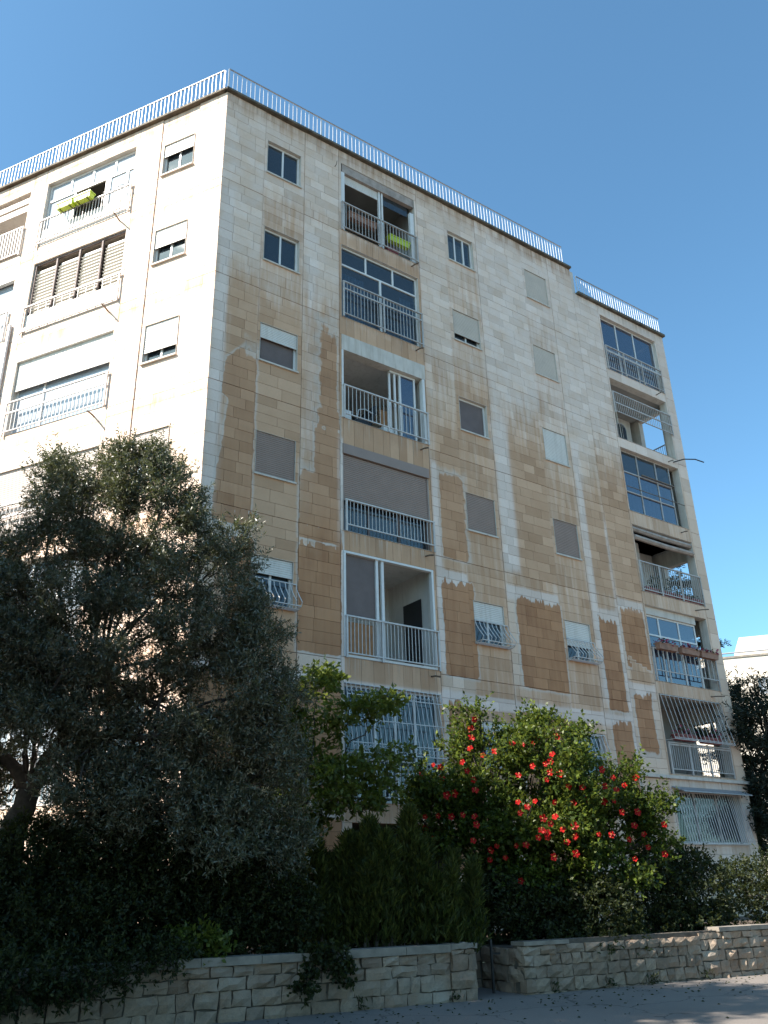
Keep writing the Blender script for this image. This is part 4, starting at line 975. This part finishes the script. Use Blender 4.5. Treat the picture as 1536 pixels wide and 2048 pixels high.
for u, lab in ((15.0, 'red flower box behind the slanted bars, nearest the stained wall'), (16.2, 'red flower box behind the slanted bars, nearest the end pillar')):
    trough('flower_box', FR, u, z0 + .90, .10, .9, .17, .18, 'terra', lab, 'flower box', 'flower boxes behind the slanted bars', leaves='hedge', nl=50, lh=.12, flowers='pink', nf=30)

# ------------------------------------------------------------------ background building at the right
far = thing('far_apartment_building', 'pale sunlit apartment block far behind, at the right beyond the dark cedars', 'apartment building', (26, 56, GZ))
FF = Frame((21.6, 57.0, 0), (.96, -.28, 0), (-.28, -.96, 0))
fo = [(2.7, 3.7, 13.0, 14.1), (2.7, 3.7, 9.9, 11.0), (2.7, 3.7, 6.8, 7.9), (5.2, 7.4, 12.6, 14.8), (5.2, 7.4, 9.5, 11.7), (5.2, 7.4, 6.4, 8.6), (9.5, 10.5, 13, 14.1), (9.5, 10.5, 9.9, 11), (12, 14, 12.6, 14.8), (12, 14, 9.5, 11.7)]
g = G(); grid_wall(g, FF, -1.5, 18, GZ - .2, 15.55, fo, 0, -.3); g.box(FF, -1.5, 18, GZ - .2, 15.5, -10, -9.8).box(FF, -1.5, -1.3, GZ - .2, 15.5, -9.8, -.3); g.box(FF, -1.3, 18, 15.4, 15.5, -9.8, -.3)
g.build('wall', 'farwall', far)
G().box(FF, 2.2, 12, 15.5, 17.2, -6, -1.2).build('roof_room', 'farwall', far)
G().box(FF, -1.6, 18.1, 15.552, 15.68, -.4, .06).build('parapet', 'cap', far)
G().tube([FF(4.35, 15.6, .1), FF(4.35, 2, .1)], .07, 6).build('rain_pipe', 'galvd', far)
G().tube([FF(-1.2, 15.95, -.2), FF(6, 15.95, -.2)], .05, 5).build('roof_pipe', 'galvd', far)
for (a, b, c, d) in fo:
    w = frame_obj(FF, a + .01, b - .01, c + .01, d - .01, -.1, 'window', .08, mull=((a + b) / 2,), parent=far)
    pane(FF, a + .06, b - .06, c + .06, d - .06, -.14, w, 'glass_l')
    gg = G()
    for i in range(6): uu = a + (b - a) * i / 5; gg.box(FF, uu - .015, uu + .015, c, d, .03, .06)
    gg.build('window_bars', 'galvd', w, kind='stuff')
# ------------------------------------------------------------------ trees and shrubs
def limb(g, pts, r0, r1, n=6, seg=4, wig=.06):
    pts = [Vector(p) for p in pts]; out = []
    for i in range(len(pts) - 1):
        for k in range(seg):
            t = k / seg; p = pts[i].lerp(pts[i + 1], t)
            if 0 < i * seg + k: p += Vector((random.uniform(-1, 1), random.uniform(-1, 1), random.uniform(-1, 1))) * wig
            out.append(p)
    out.append(pts[-1]); m = len(out)
    g.tube(out, [r0 + (r1 - r0) * (i / (m - 1)) ** .8 for i in range(m)], n)
def branchy(g, root, blobs, r0, fork, sub=5, rs=.012):
    for b in blobs:
        c = Vector(b[:3]); f = Vector(random.choice(fork)); mid = f.lerp(c, .5) + Vector((random.uniform(-.15, .15), random.uniform(-.15, .15), random.uniform(-.05, .2)))
        limb(g, [f, mid, c], r0, rs * 1.6, 5, 4, .05)
        for _ in range(sub):
            d = Vector(nrm(rng.normal(size=3))); e = c + Vector((d.x * b[3], d.y * b[4], abs(d.z) * b[5])) * .9
            limb(g, [mid.lerp(c, random.uniform(.3, 1)), e], rs, rs * .35, 4, 3, .04)

# olive tree
OD = 12.6
ob = [px_blob(x, y, OD + dd, rx, ry) for x, y, dd, rx, ry in (
    (250, 975, 0, 85, 75), (165, 985, .3, 90, 70), (330, 1000, -.2, 60, 85), (95, 985, .4, 50, 50), (275, 930, .1, 60, 50), (375, 1080, 0, 60, 60),
    (225, 1080, .2, 110, 60), (110, 1090, .2, 80, 45), (25, 1080, .6, 50, 40), (450, 1110, 0, 60, 65), (345, 1170, -.3, 90, 60),
    (460, 1215, -.2, 70, 75), (230, 1190, .3, 80, 50), (60, 1200, .2, 90, 70), (150, 1260, 0, 90, 60), (-40, 1180, .5, 80, 90),
    (505, 1290, -.1, 60, 70), (400, 1310, -.2, 90, 70), (50, 1320, -.2, 100, 80), (330, 1400, .1, 80, 55), (480, 1400, -.3, 90, 75), (160, 1400, .4, 90, 60),
    (-30, 1420, .2, 90, 100), (560, 1400, -.2, 50, 60), (420, 1480, -.4, 110, 70), (550, 1500, -.2, 60, 75), (300, 1490, .2, 90, 60), (200, 1520, .3, 80, 50), (510, 1590, -.3, 80, 70), (380, 1590, -.5, 100, 70), (260, 1620, -.2, 90, 60), (20, 1380, -.5, 80, 90), (100, 1450, -.6, 70, 60), (180, 1600, -.4, 90, 60), (470, 1660, -.4, 110, 70), (330, 1690, -.5, 110, 60), (560, 1660, -.2, 60, 80), (-30, 1600, .5, 60, 90), (210, 1440, -.5, 70, 60), (130, 1330, -.8, 70, 50), (230, 1310, -.8, 60, 45), (60, 1450, -.9, 60, 45), (160, 1560, -.8, 60, 50), (280, 1560, -.8, 80, 60), (260, 1245, -.6, 60, 40), (345, 1265, -.6, 55, 40), (160, 1190, -.6, 60, 36), (20, 1290, -.5, 60, 50))]
ol = thing('olive_tree', 'large grey green olive tree in front of the sunlit corner', 'tree', at(20, 1760, OD))
g = G(); base = at(20, 1760, OD); base.z = GZ - .1; f1 = at(60, 1580, OD); f2 = at(130, 1470, OD); f3 = at(200, 1340, OD)
limb(g, [base, at(30, 1650, OD), f1], .20, .15, 9, 4, .03); limb(g, [f1, f2, f3], .13, .07, 8, 4, .04); limb(g, [f1, at(-20, 1480, OD + .2), at(-30, 1300, OD + .3)], .11, .04, 7, 4, .05)
limb(g, [f2, at(300, 1480, OD - .3), at(420, 1420, OD - .3)], .08, .03, 6, 4, .05)
g.build('trunk', 'bark', ol, smooth=True)
g = G(); branchy(g, ol, ob, .030, [f1, f2, f3, f3, at(300, 1480, OD - .3)], 5, .010); g.build('branches', 'bark', ol)
quads_mesh('crown', foliage(ob, 25500, 16, .24, .070, .018, up=.55, spread=.60, clump=11), 'olive', ol)

# lower dark shrub mass along the left wall
sb = [px_blob(x, y, 12.3 + dd, rx, ry) for x, y, dd, rx, ry in ((60, 1760, 0, 120, 100), (200, 1740, .1, 110, 90), (330, 1720, .2, 100, 80), (450, 1730, .2, 90, 80), (-60, 1850, -.5, 120, 110), (70, 1870, -.6, 120, 70), (190, 1850, -.4, 110, 70), (300, 1830, 0, 100, 70), (420, 1820, .2, 90, 70), (540, 1790, .4, 70, 80), (110, 1930, -.75, 90, 38), (0, 1950, -.95, 90, 45), (40, 1965, -1.55, 100, 38), (150, 1955, -1.3, 80, 36), (250, 1935, -1.05, 60, 28), (-40, 1985, -1.75, 80, 34), (330, 1915, -.85, 50, 22), (500, 1850, .2, 60, 40), (570, 1840, .4, 60, 50), (440, 1870, 0, 60, 35))]
t = thing('shrub', 'dark broad shrub mass below the olive tree, spilling over the left wall', 'shrub', (-3.6, 12.2, GZ))
g = G(); branchy(g, t, sb, .03, [(-3.6, 12.3, GZ), (-2.6, 12.6, GZ), (-4.6, 11.9, GZ)], 3, .01); g.build('stems', 'bark', t)
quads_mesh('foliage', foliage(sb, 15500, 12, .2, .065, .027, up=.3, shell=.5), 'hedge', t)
# small sunlit bush on the wall top
p = at(395, 1890, 11.75); yb = [(p.x, p.y, p.z, .38, .2, .14)]
t = thing('bush', 'small yellowish green bush peeping over the left wall', 'bush', (p.x, p.y, GZ))
quads_mesh('foliage', foliage(yb, 130, 8, .14, .08, .05), 'green', t); g = G(); limb(g, [(p.x, p.y, GZ - .02), (p.x + .03, p.y, p.z)], .012, .005, 5); g.build('stem', 'twig', t)
# ivy over the wall
ib = [tuple(FW(u, z, .06)) + (a, .06, b) for u, z, a, b in ((-2.35, .93, .2, .12), (-2.1, .85, .16, .16), (-1.95, .72, .1, .14), (-2.45, .70, .12, .1), (-2.5, .55, .14, .06), (-2.25, .98, .3, .06))]
t = thing('ivy', 'dark ivy bunch hanging over the left stone wall', 'ivy', FW(-2.2, .9, .05))
quads_mesh('foliage', foliage(ib, 260, 7, .08, .055, .045), 'hedge', t)
g = G()
for k in range(5): limb(g, [FW(-2.3 + .1 * k, 1.0, .0), FW(-2.35 + .12 * k, .8, .07), FW(-2.45 + .14 * k, .6, .06)], .006, .003, 4)
g.build('stems', 'twig', t)

# broad leaved tree right of the olive
GD = 15.2
gb = [px_blob(x, y, GD + dd, rx, ry) for x, y, dd, rx, ry in ((640, 1370, 0, 45, 22), (600, 1400, 0, 38, 30), (590, 1470, .2, 50, 40), (660, 1450, 0, 34, 22), (625, 1510, .1, 48, 36), (600, 1570, .2, 55, 42), (650, 1590, 0, 44, 28), (610, 1640, .2, 50, 40), (560, 1640, .3, 50, 60), (590, 1720, .2, 55, 45))]
t = thing('broadleaf_tree', 'small light green tree with arching sprays beside the barred balcony', 'tree', at(615, 1850, GD + .2))
g = G(); bs = at(615, 1850, GD + .2); bs.z = GZ - .05; k1 = at(600, 1700, GD + .1)
limb(g, [bs, k1, at(610, 1560, GD)], .07, .035, 7)
for e in ((640, 1350), (800, 1402), (820, 1502), (785, 1572), (600, 1400)): limb(g, [at(610, 1640, GD), at((610 + e[0]) / 2, (1600 + e[1]) / 2 - 15, GD), at(*e, GD)], .022, .005, 5)
g.build('trunk', 'bark', t, smooth=True)
spray = [px_blob(x, y, GD - .3 + dd, rx, ry) for x, y, dd, rx, ry in ((640, 1358, 0, 40, 14), (700, 1425, 0, 50, 13), (755, 1408, -.1, 40, 12), (690, 1545, 0, 60, 15), (755, 1525, -.1, 45, 12), (805, 1505, -.1, 26, 9), (700, 1600, 0, 60, 16), (760, 1582, -.1, 34, 11))]
quads_mesh('crown', np.concatenate([foliage(gb, 900, 8, .22, .11, .06, up=.1, spread=.6, clump=6), foliage(spray, 420, 9, .2, .11, .058, up=.1, spread=.6, shell=.2)]), 'green', t)

# clipped thuja shrubs with spires
def thuja(label, spires, d, base_px):
    t = thing('thuja_shrub', label, 'conifer shrub', (at(*base_px, d).x, d, GZ), 'thuja shrubs behind the left wall')
    Q = []; g = G(); xs = [q[0] for q in spires]
    spires = list(spires) + [(random.uniform(min(xs) - 25, max(xs) + 25), random.uniform(1690, 1800), 1895, random.uniform(16, 30)) for _ in range(9)]
    for (x, ytop, ybot, wpx) in spires:
        dz = d + random.uniform(-.45, .15); top = at(x + random.uniform(-8, 8), ytop, dz); bot = at(x, ybot, dz); m = np.linalg.norm(np.array(top - Vector((0, 0, EYE)))) / FPX
        rad = wpx * m; h = top.z - bot.z
        n = int(1400 * (wpx / 60) ** 1.5 * h / 1.5)
        tt = rng.random(n) ** .8; ang = rng.random(n) * 6.283; lob = (.78 + .3 * np.sin(ang * 3 + tt * 11 + x) * np.sin(ang * 7 - tt * 17) + .14 * np.sin(tt * 40 + ang * 2)); prof = np.sqrt(np.clip(1 - tt, 0, 1)) * (.55 + .45 * (1 - tt)) * lob; rr = rad * prof * (.5 + .75 * rng.random(n) ** .7)
        P = np.stack([bot.x + (top.x - bot.x) * tt + np.cos(ang) * rr, dz + np.sin(ang) * rr, bot.z + h * tt], 1)
        D = nrm(np.stack([np.cos(ang) * .35, np.sin(ang) * .35, np.ones(n)], 1) + rng.normal(size=(n, 3)) * .22)
        for k in range(7):
            D2 = nrm(D + rng.normal(size=(n, 3)) * .32); P2 = P + D * (.02 * k)
            Q.append(leaf_quads(P2, D2, .105 * (.5 + 1.0 * rng.random(n)), .024))
        limb(g, [(bot.x, dz, GZ - .05), tuple(top.lerp(bot, .15))], .03, .006, 5)
    g.build('stem', 'bark', t); quads_mesh('foliage', np.concatenate(Q), 'thuja', t)
thuja('dark thuja shrub ending in one slim lit tip, the nearer to the hibiscus', [(812, 1632, 1860, 40), (834, 1700, 1890, 58), (872, 1765, 1890, 56), (795, 1700, 1900, 50), (905, 1830, 1915, 44), (850, 1735, 1880, 40), (925, 1850, 1910, 34), (780, 1770, 1900, 60)], 13.9, (830, 1880))
thuja('dark thuja shrub with a broad rounded lit tip, nearer to the olive', [(738, 1655, 1880, 44), (722, 1690, 1890, 52), (765, 1680, 1900, 46), (690, 1685, 1890, 45), (660, 1730, 1890, 52), (640, 1700, 1880, 36), (755, 1740, 1890, 60), (700, 1760, 1900, 60)], 13.4, (730, 1880))
# hibiscus
HD = 16.0
hb = [px_blob(x, y, HD + dd, rx, ry) for x, y, dd, rx, ry in ((1080, 1560, 0, 110, 70), (980, 1580, 0, 90, 70), (900, 1600, -.1, 70, 60), (1180, 1570, .2, 80, 65), (1240, 1620, .3, 60, 65), (1000, 1500, .2, 80, 45), (1110, 1490, .3, 80, 45), (930, 1520, .2, 50, 45), (1060, 1650, -.3, 110, 60), (950, 1670, -.2, 80, 60), (1170, 1660, -.1, 90, 60), (1270, 1690, .2, 45, 45), (1080, 1740, -.2, 110, 55), (1190, 1740, 0, 90, 55), (980, 1740, 0, 60, 50), (930, 1440, .3, 22, 40), (960, 1430, .3, 14, 30), (1060, 1450, .3, 22, 26), (858, 1590, 0, 30, 24), (1040, 1790, 0, 80, 40), (1130, 1800, 0, 90, 40), (1318, 1650, .1, 24, 34), (1300, 1620, .2, 35, 40), (1335, 1705, 0, 28, 24), (838, 1635, -.1, 20, 24), (872, 1680, 0, 24, 20), (845, 1550, .1, 26, 12), (1240, 1545, .3, 40, 20))]
hbs = thing('hibiscus_bush', 'big hibiscus bush covered in red flowers', 'flowering shrub', (at(1060, 1850, HD).x, HD, GZ))
g = G(); hc = Vector((at(1060, 1850, HD).x, HD, GZ - .05)); branchy(g, hbs, hb, .03, [hc, hc + Vector((.3, .1, .3)), hc + Vector((-.3, 0, .3))], 4, .010); g.build('stems', 'bark', hbs)
quads_mesh('foliage', foliage(hb, 7200, 9, .26, .080, .048, up=.5, spread=.6, clump=11), 'hib', hbs)
for (x, y) in ((922, 1395), (968, 1400), (985, 1420), (1060, 1425), (1075, 1420)):
    g = G(); limb(g, [at(x + 10, y + 90, HD + .1), at(x, y, HD + .1)], .010, .003, 4); g.build('long_shoot', 'twig', hbs)
    a = np.array(at(x + 10, y + 90, HD + .1)); b = np.array(at(x, y, HD + .1)); tt = rng.random(26)[:, None]
    quads_mesh('shoot_leaves', leaf_quads(a + (b - a) * tt, nrm(rng.normal(size=(26, 3)) + np.array([0, 0, .5])), .08, .04), 'hib', hbs)
# one flower mesh, shared
def flower_mesh():
    v, f = [], []
    for k in range(5):
        a = k * 2 * math.pi / 5; ca, sa = math.cos(a), math.sin(a)
        loc = [(0, .0, 0), (.022, -.018, .012), (.052, -.026, .018), (.066, 0, .006), (.052, .026, .022), (.022, .018, .012)]
        b = len(v)
        for (r_, s_, z_) in loc: v.append((ca * r_ - sa * s_, sa * r_ + ca * s_, z_))
        f += [(b, b + 1, b + 2, b + 3), (b, b + 3, b + 4, b + 5)]
    me = bpy.data.meshes.new('flower'); me.from_pydata(v, [], f); me.materials.append(M['petal']); return me
fm = flower_mesh(); sg = G().tube([(0, 0, 0), (0, .004, .035), (0, .012, .06)], [.004, .004, .007], 5); sm_ = bpy.data.meshes.new('stamen'); sm_.from_pydata(sg.v, [], sg.f); sm_.materials.append(M['stamen'])
FLW = [(320,370),(205,395),(345,415),(375,460),(385,515),(283,530),(605,437),(680,390),(745,378),(770,365),(750,460),(770,420),(820,430),(935,500),(865,495),(955,545),(955,580),(890,580),(790,575),(692,570),(652,600),(605,575),(617,630),(735,655),(795,650),(770,685),(835,715),(895,695),(900,750),(855,780),(725,720),(708,755),(757,755),(757,735),(645,795),(597,797),(495,800),(467,820),(460,870),(540,860),(375,772),(390,690),(383,650),(320,640),(262,648),(197,645),(130,650),(128,710),(175,760),(785,855),(900,838),(620,978),(1205,865),(1175,765),(1250,740),(1200,695),(1135,625),(1215,625),(1085,740),(1020,740),(1045,570),(1095,570),(1050,495),(1105,512),(1090,450),(1032,408),(1150,490),(1208,450),(945,330),(908,315),(780,330),(628,280),(575,275),(485,315),(425,335),(365,200),(380,150),(365,245),(360,300),(705,240),(680,275),(800,240),(1350,690),(1355,840),(1270,805),(170,385),(215,450),(240,540),(110,430)]
for (fx, fy) in FLW:
    x, y = 800 + fx * .390625, 1380 + fy * .390625; best = None
    d = HD - .55
    q = at(x, y, HD); dn = (q - Vector((0, 0, EYE))).normalized()
    for b in hb:                                   # sit the flower on the crown's outer surface
        s = Vector((1 / b[3], 1 / b[4], 1 / b[5])) * .95; oc = Vector(((0 - b[0]) * s.x, (0 - b[1]) * s.y, (EYE - b[2]) * s.z)); dd = Vector((dn.x * s.x, dn.y * s.y, dn.z * s.z))
        A, Bq, Cq = dd.dot(dd), 2 * oc.dot(dd), oc.dot(oc) - 1; ds = Bq * Bq - 4 * A * Cq
        if ds > 0:
            t_ = (-Bq - math.sqrt(ds)) / (2 * A); best = t_ if best is None else min(best, t_)
    p = Vector((0, 0, EYE)) + dn * (best - .1) if best else q
    o = bpy.data.objects.new('flower', fm); COL.objects.link(o); reg(o, hbs, p)
    nn = Vector((random.uniform(-.9, .5), -1, random.uniform(-.3, .7))).normalized(); o.rotation_euler = nn.to_track_quat('Z', 'Y').to_euler(); s = random.uniform(.68, 1.12); o.scale = (s, s, s)
    st = bpy.data.objects.new('stamen', sm_); COL.objects.link(st); st.parent = o
# hedges along the right wall
def hedge(label, blobs, base, n, mat='hedge', L=.06, Wd=.035, name='hedge', cat='hedge'):
    t = thing(name, label, cat, base, 'dark shrubs along the right wall')
    g = G(); branchy(g, t, blobs, .02, [base], 3, .008); g.build('stems', 'bark', t)
    quads_mesh('foliage', foliage(blobs, n, 10, .16, L, Wd, shell=.55), mat, t)
P1 = [px_blob(x, y, d, rx, ry) for x, y, d, rx, ry in ((1010, 1820, 15.3, 75, 60), (1100, 1830, 15.4, 80, 60), (1190, 1830, 15.4, 80, 65), (1090, 1885, 14.9, 60, 22), (1180, 1890, 14.9, 60, 26), (1240, 1880, 15.2, 50, 25), (950, 1820, 15.6, 40, 50), (905, 1830, 16, 40, 40))]
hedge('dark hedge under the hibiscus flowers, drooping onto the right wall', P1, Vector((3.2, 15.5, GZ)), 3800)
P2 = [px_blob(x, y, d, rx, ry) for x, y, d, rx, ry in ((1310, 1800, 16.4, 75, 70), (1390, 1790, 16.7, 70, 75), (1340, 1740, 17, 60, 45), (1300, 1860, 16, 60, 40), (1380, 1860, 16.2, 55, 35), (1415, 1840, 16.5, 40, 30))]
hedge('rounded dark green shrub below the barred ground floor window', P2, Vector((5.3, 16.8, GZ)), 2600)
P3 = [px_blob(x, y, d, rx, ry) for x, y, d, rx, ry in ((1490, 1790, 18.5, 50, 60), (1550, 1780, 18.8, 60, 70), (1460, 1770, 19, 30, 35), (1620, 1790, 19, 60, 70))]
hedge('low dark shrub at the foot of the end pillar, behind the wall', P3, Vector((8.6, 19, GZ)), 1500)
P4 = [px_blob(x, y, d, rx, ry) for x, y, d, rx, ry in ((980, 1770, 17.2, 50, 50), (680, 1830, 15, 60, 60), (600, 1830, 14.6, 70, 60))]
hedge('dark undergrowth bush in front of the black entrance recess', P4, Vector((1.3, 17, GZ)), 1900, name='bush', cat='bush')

# dark cedars beyond the right end of the building
def cedar(label, x, y, h, rad, n, group='dark cedars beyond the building', seed=1):
    t = thing('cedar_tree', label, 'tree', (x, y, GZ), group); g = G(); limb(g, [(x, y, GZ - .1), (x + .1, y, GZ + h * .5), (x, y, GZ + h)], .22, .04, 8); g.build('trunk', 'bark', t, smooth=True)
    Q = []; bg_ = G()
    for i in range(n):
        f = (i + .5) / n; z = GZ + h * (.06 + .93 * f); L = rad * (1 - f) ** .7 * random.uniform(.7, 1.1) + .25; a = i * 2.4 + random.uniform(-.4, .4)
        tip = Vector((x + math.cos(a) * L, y + math.sin(a) * L, z - L * .12 + random.uniform(-.1, .1)))
        limb(bg_, [(x, y, z), tip], .035, .008, 4, 3, .03)
        m = int(90 + 150 * L); s = rng.random(m) ** .6; off = rng.normal(size=(m, 3)) * np.array([.22, .22, .05]) * (1.1 - .5 * s[:, None]) * (0.5 + .4 * L)
        P = np.array([x, y, z]) + (np.array(tip) - np.array([x, y, z])) * s[:, None] + off
        for k in range(4): Q.append(leaf_quads(P + rng.normal(size=(m, 3)) * .03, nrm(rng.normal(size=(m, 3)) * .6 + np.array([math.cos(a), math.sin(a), -.1])), .14 * (.6 + .8 * rng.random(m)), .035))
    bg_.build('branches', 'bark', t); quads_mesh('crown', np.concatenate(Q), 'cedar', t)
def layered(label, base, blobs, n):
    t = thing('cedar_tree', label, 'tree', base, 'dark cedars beyond the building'); g = G(); top = max(b[2] for b in blobs)
    limb(g, [base - Vector((0, 0, .1)), Vector((base.x + .1, base.y, (base.z + top) / 2)), Vector((base.x, base.y, top - .2))], .24, .05, 8); g.build('trunk', 'bark', t, smooth=True)
    b = G(); branchy(b, t, blobs, .05, [Vector((base.x, base.y, base.z + (top - base.z) * f)) for f in (.4, .6, .75)], 3, .015); b.build('branches', 'bark', t)
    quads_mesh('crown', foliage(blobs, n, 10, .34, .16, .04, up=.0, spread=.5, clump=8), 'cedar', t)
C1 = [px_blob(x, y, 27 + dd, rx, ry) for x, y, dd, rx, ry in ((1500, 1378, 0, 38, 9), (1540, 1392, .5, 50, 11), (1470, 1400, .3, 34, 10), (1530, 1425, -.4, 60, 13), (1475, 1440, 0, 36, 12), (1545, 1465, .4, 60, 14), (1490, 1480, -.3, 40, 12), (1550, 1510, 0, 60, 16), (1505, 1535, .4, 40, 12), (1480, 1515, .2, 26, 9), (1550, 1570, -.2, 50, 20), (1520, 1610, .2, 44, 22), (1580, 1440, 0, 50, 20), (1600, 1520, 0, 60, 30), (1560, 1640, 0, 60, 30), (1515, 1670, .3, 40, 30))]
p = at(1560, 1600, 27.5); layered('dark cedar with layered branches in front of the far pale block', Vector((p.x, 27.5, GZ)), C1, 2600)
C2 = [px_blob(x, y, 35 + dd, rx, ry) for x, y, dd, rx, ry in ((1455, 1365, 0, 26, 10), (1450, 1395, .4, 30, 12), (1462, 1425, -.3, 28, 11), (1455, 1470, 0, 30, 12), (1475, 1560, 0, 26, 14), (1500, 1590, 0, 36, 16), (1490, 1640, 0, 40, 26), (1530, 1690, 0, 50, 26))]
p = at(1450, 1600, 35.5); layered('dark cedar half hidden by the end pillar of the block', Vector((p.x, 35.5, GZ)), C2, 900)
p = at(1385, 1500, 31); cedar('tall cedar behind the block, only branch tips past its edge', p.x, 31, 15.0, 2.4, 46)
# tall pines on the left, outside the picture, whose shade lies over the garden
def pine(label, x, y, h, r, n, z0=.45):
    t = thing('pine_tree', label, 'tree', (x, y, GZ), 'pines left of the garden'); g = G(); limb(g, [(x, y, GZ - 1.2), (x + .2, y, GZ + h * .55), (x, y, GZ + h * .93)], .3, .06, 9); g.build('trunk', 'bark', t, smooth=True)
    bl = []
    for i in range(16):
        f = i / 15; zz = GZ + h * (z0 * .5 + (1 - z0 * .5 - .07) * f); rr = r * (1 - .45 * f); a = i * 2.4
        bl.append((x + math.cos(a) * rr * .45, y + math.sin(a) * rr * .45, zz, rr * .62, rr * .62, h * .075))
    b = G(); branchy(b, t, bl, .06, [(x, y, GZ + h * .4), (x, y, GZ + h * .6), (x, y, GZ + h * .75)], 2, .02); b.build('branches', 'bark', t)
    quads_mesh('crown', foliage(bl, n, 9, .4, .30, .10, shell=.4), 'pine', t)
pine('tall dense pine left of the garden, the nearer to the building', -11.6, 9.4, 12.9, 3.2, 3600)
pine('tall dense pine left of the road, the farther from the building', -8.3, 7.2, 13.3, 2.7, 3100)
pine('tall dense pine beside the road behind the camera, lowest of the row', -10.5, -1.5, 9.0, 3.2, 3000)

def street(label, x, y, h, r, n):  # unseen trees, added to keep sky light off the wall and road
    t = thing('added_shade_tree', label, 'tree', (x, y, -.5), 'unseen trees added to shade the road'); g = G(); limb(g, [(x, y, -1.0), (x + .1, y, h * .45), (x, y, h * .8)], .2, .06, 8); g.build('trunk', 'bark', t, smooth=True)
    bl = [(x + math.cos(i * 2.4) * r * .62 * math.sqrt(i / 13), y + math.sin(i * 2.4) * r * .62 * math.sqrt(i / 13), h * (.78 - .12 * i / 13), r * .42, r * .42, h * .13) for i in range(14)]
    b = G(); branchy(b, t, bl, .05, [(x, y, h * .45), (x, y, h * .55)], 2, .015); b.build('branches', 'bark', t); quads_mesh('crown', foliage(bl, n, 9, .35, .32, .19, shell=.4), 'green', t)
for (x, y, h, r, n, lab) in ((-1.5, -3.4, 9.0, 4.6, 5200, 'unseen broad tree added for shade, overhanging the road beside the camera'), (6.0, -2.0, 9.5, 4.6, 5200, 'unseen broad tree added for shade across the road, to the right of the camera'), (13.0, 2.6, 9.0, 4.4, 4200, 'unseen broad tree added for shade across the road, far along to the right')):
    street(lab, x, y, h, r, n)
# weeds at the wall foot and fallen leaves on the road
t = thing('weeds', 'small weeds growing at the foot of the right wall', 'weeds', FW(3, WB, .05)); t['kind'] = 'stuff'
P = []
for u in (1.35, 2.35, 3.1, 3.2, 4.3, -1.7, -.3):
    for _ in range(26): P.append(tuple(FW(u + random.gauss(0, .05), WB + random.uniform(0, .12), .03 + random.uniform(0, .05))))
P = np.array(P); quads_mesh('weed_leaves', leaf_quads(P, nrm(rng.normal(size=(len(P), 3)) + np.array([0, 0, .8])), .07, .02), 'hedge', t)
P = np.array([tuple(FW(u, roadz(u, o) + .006, o)) for u, o in zip(rng.uniform(-4, 9, 420), np.abs(rng.normal(0, 1.0, 420)) + .03)])
D = rng.normal(size=(420, 3)); D[:, 2] *= .15
o = quads_mesh('fallen_leaves', leaf_quads(P, nrm(D), .05, .022), 'hedge', None); tag(o, kind='stuff')
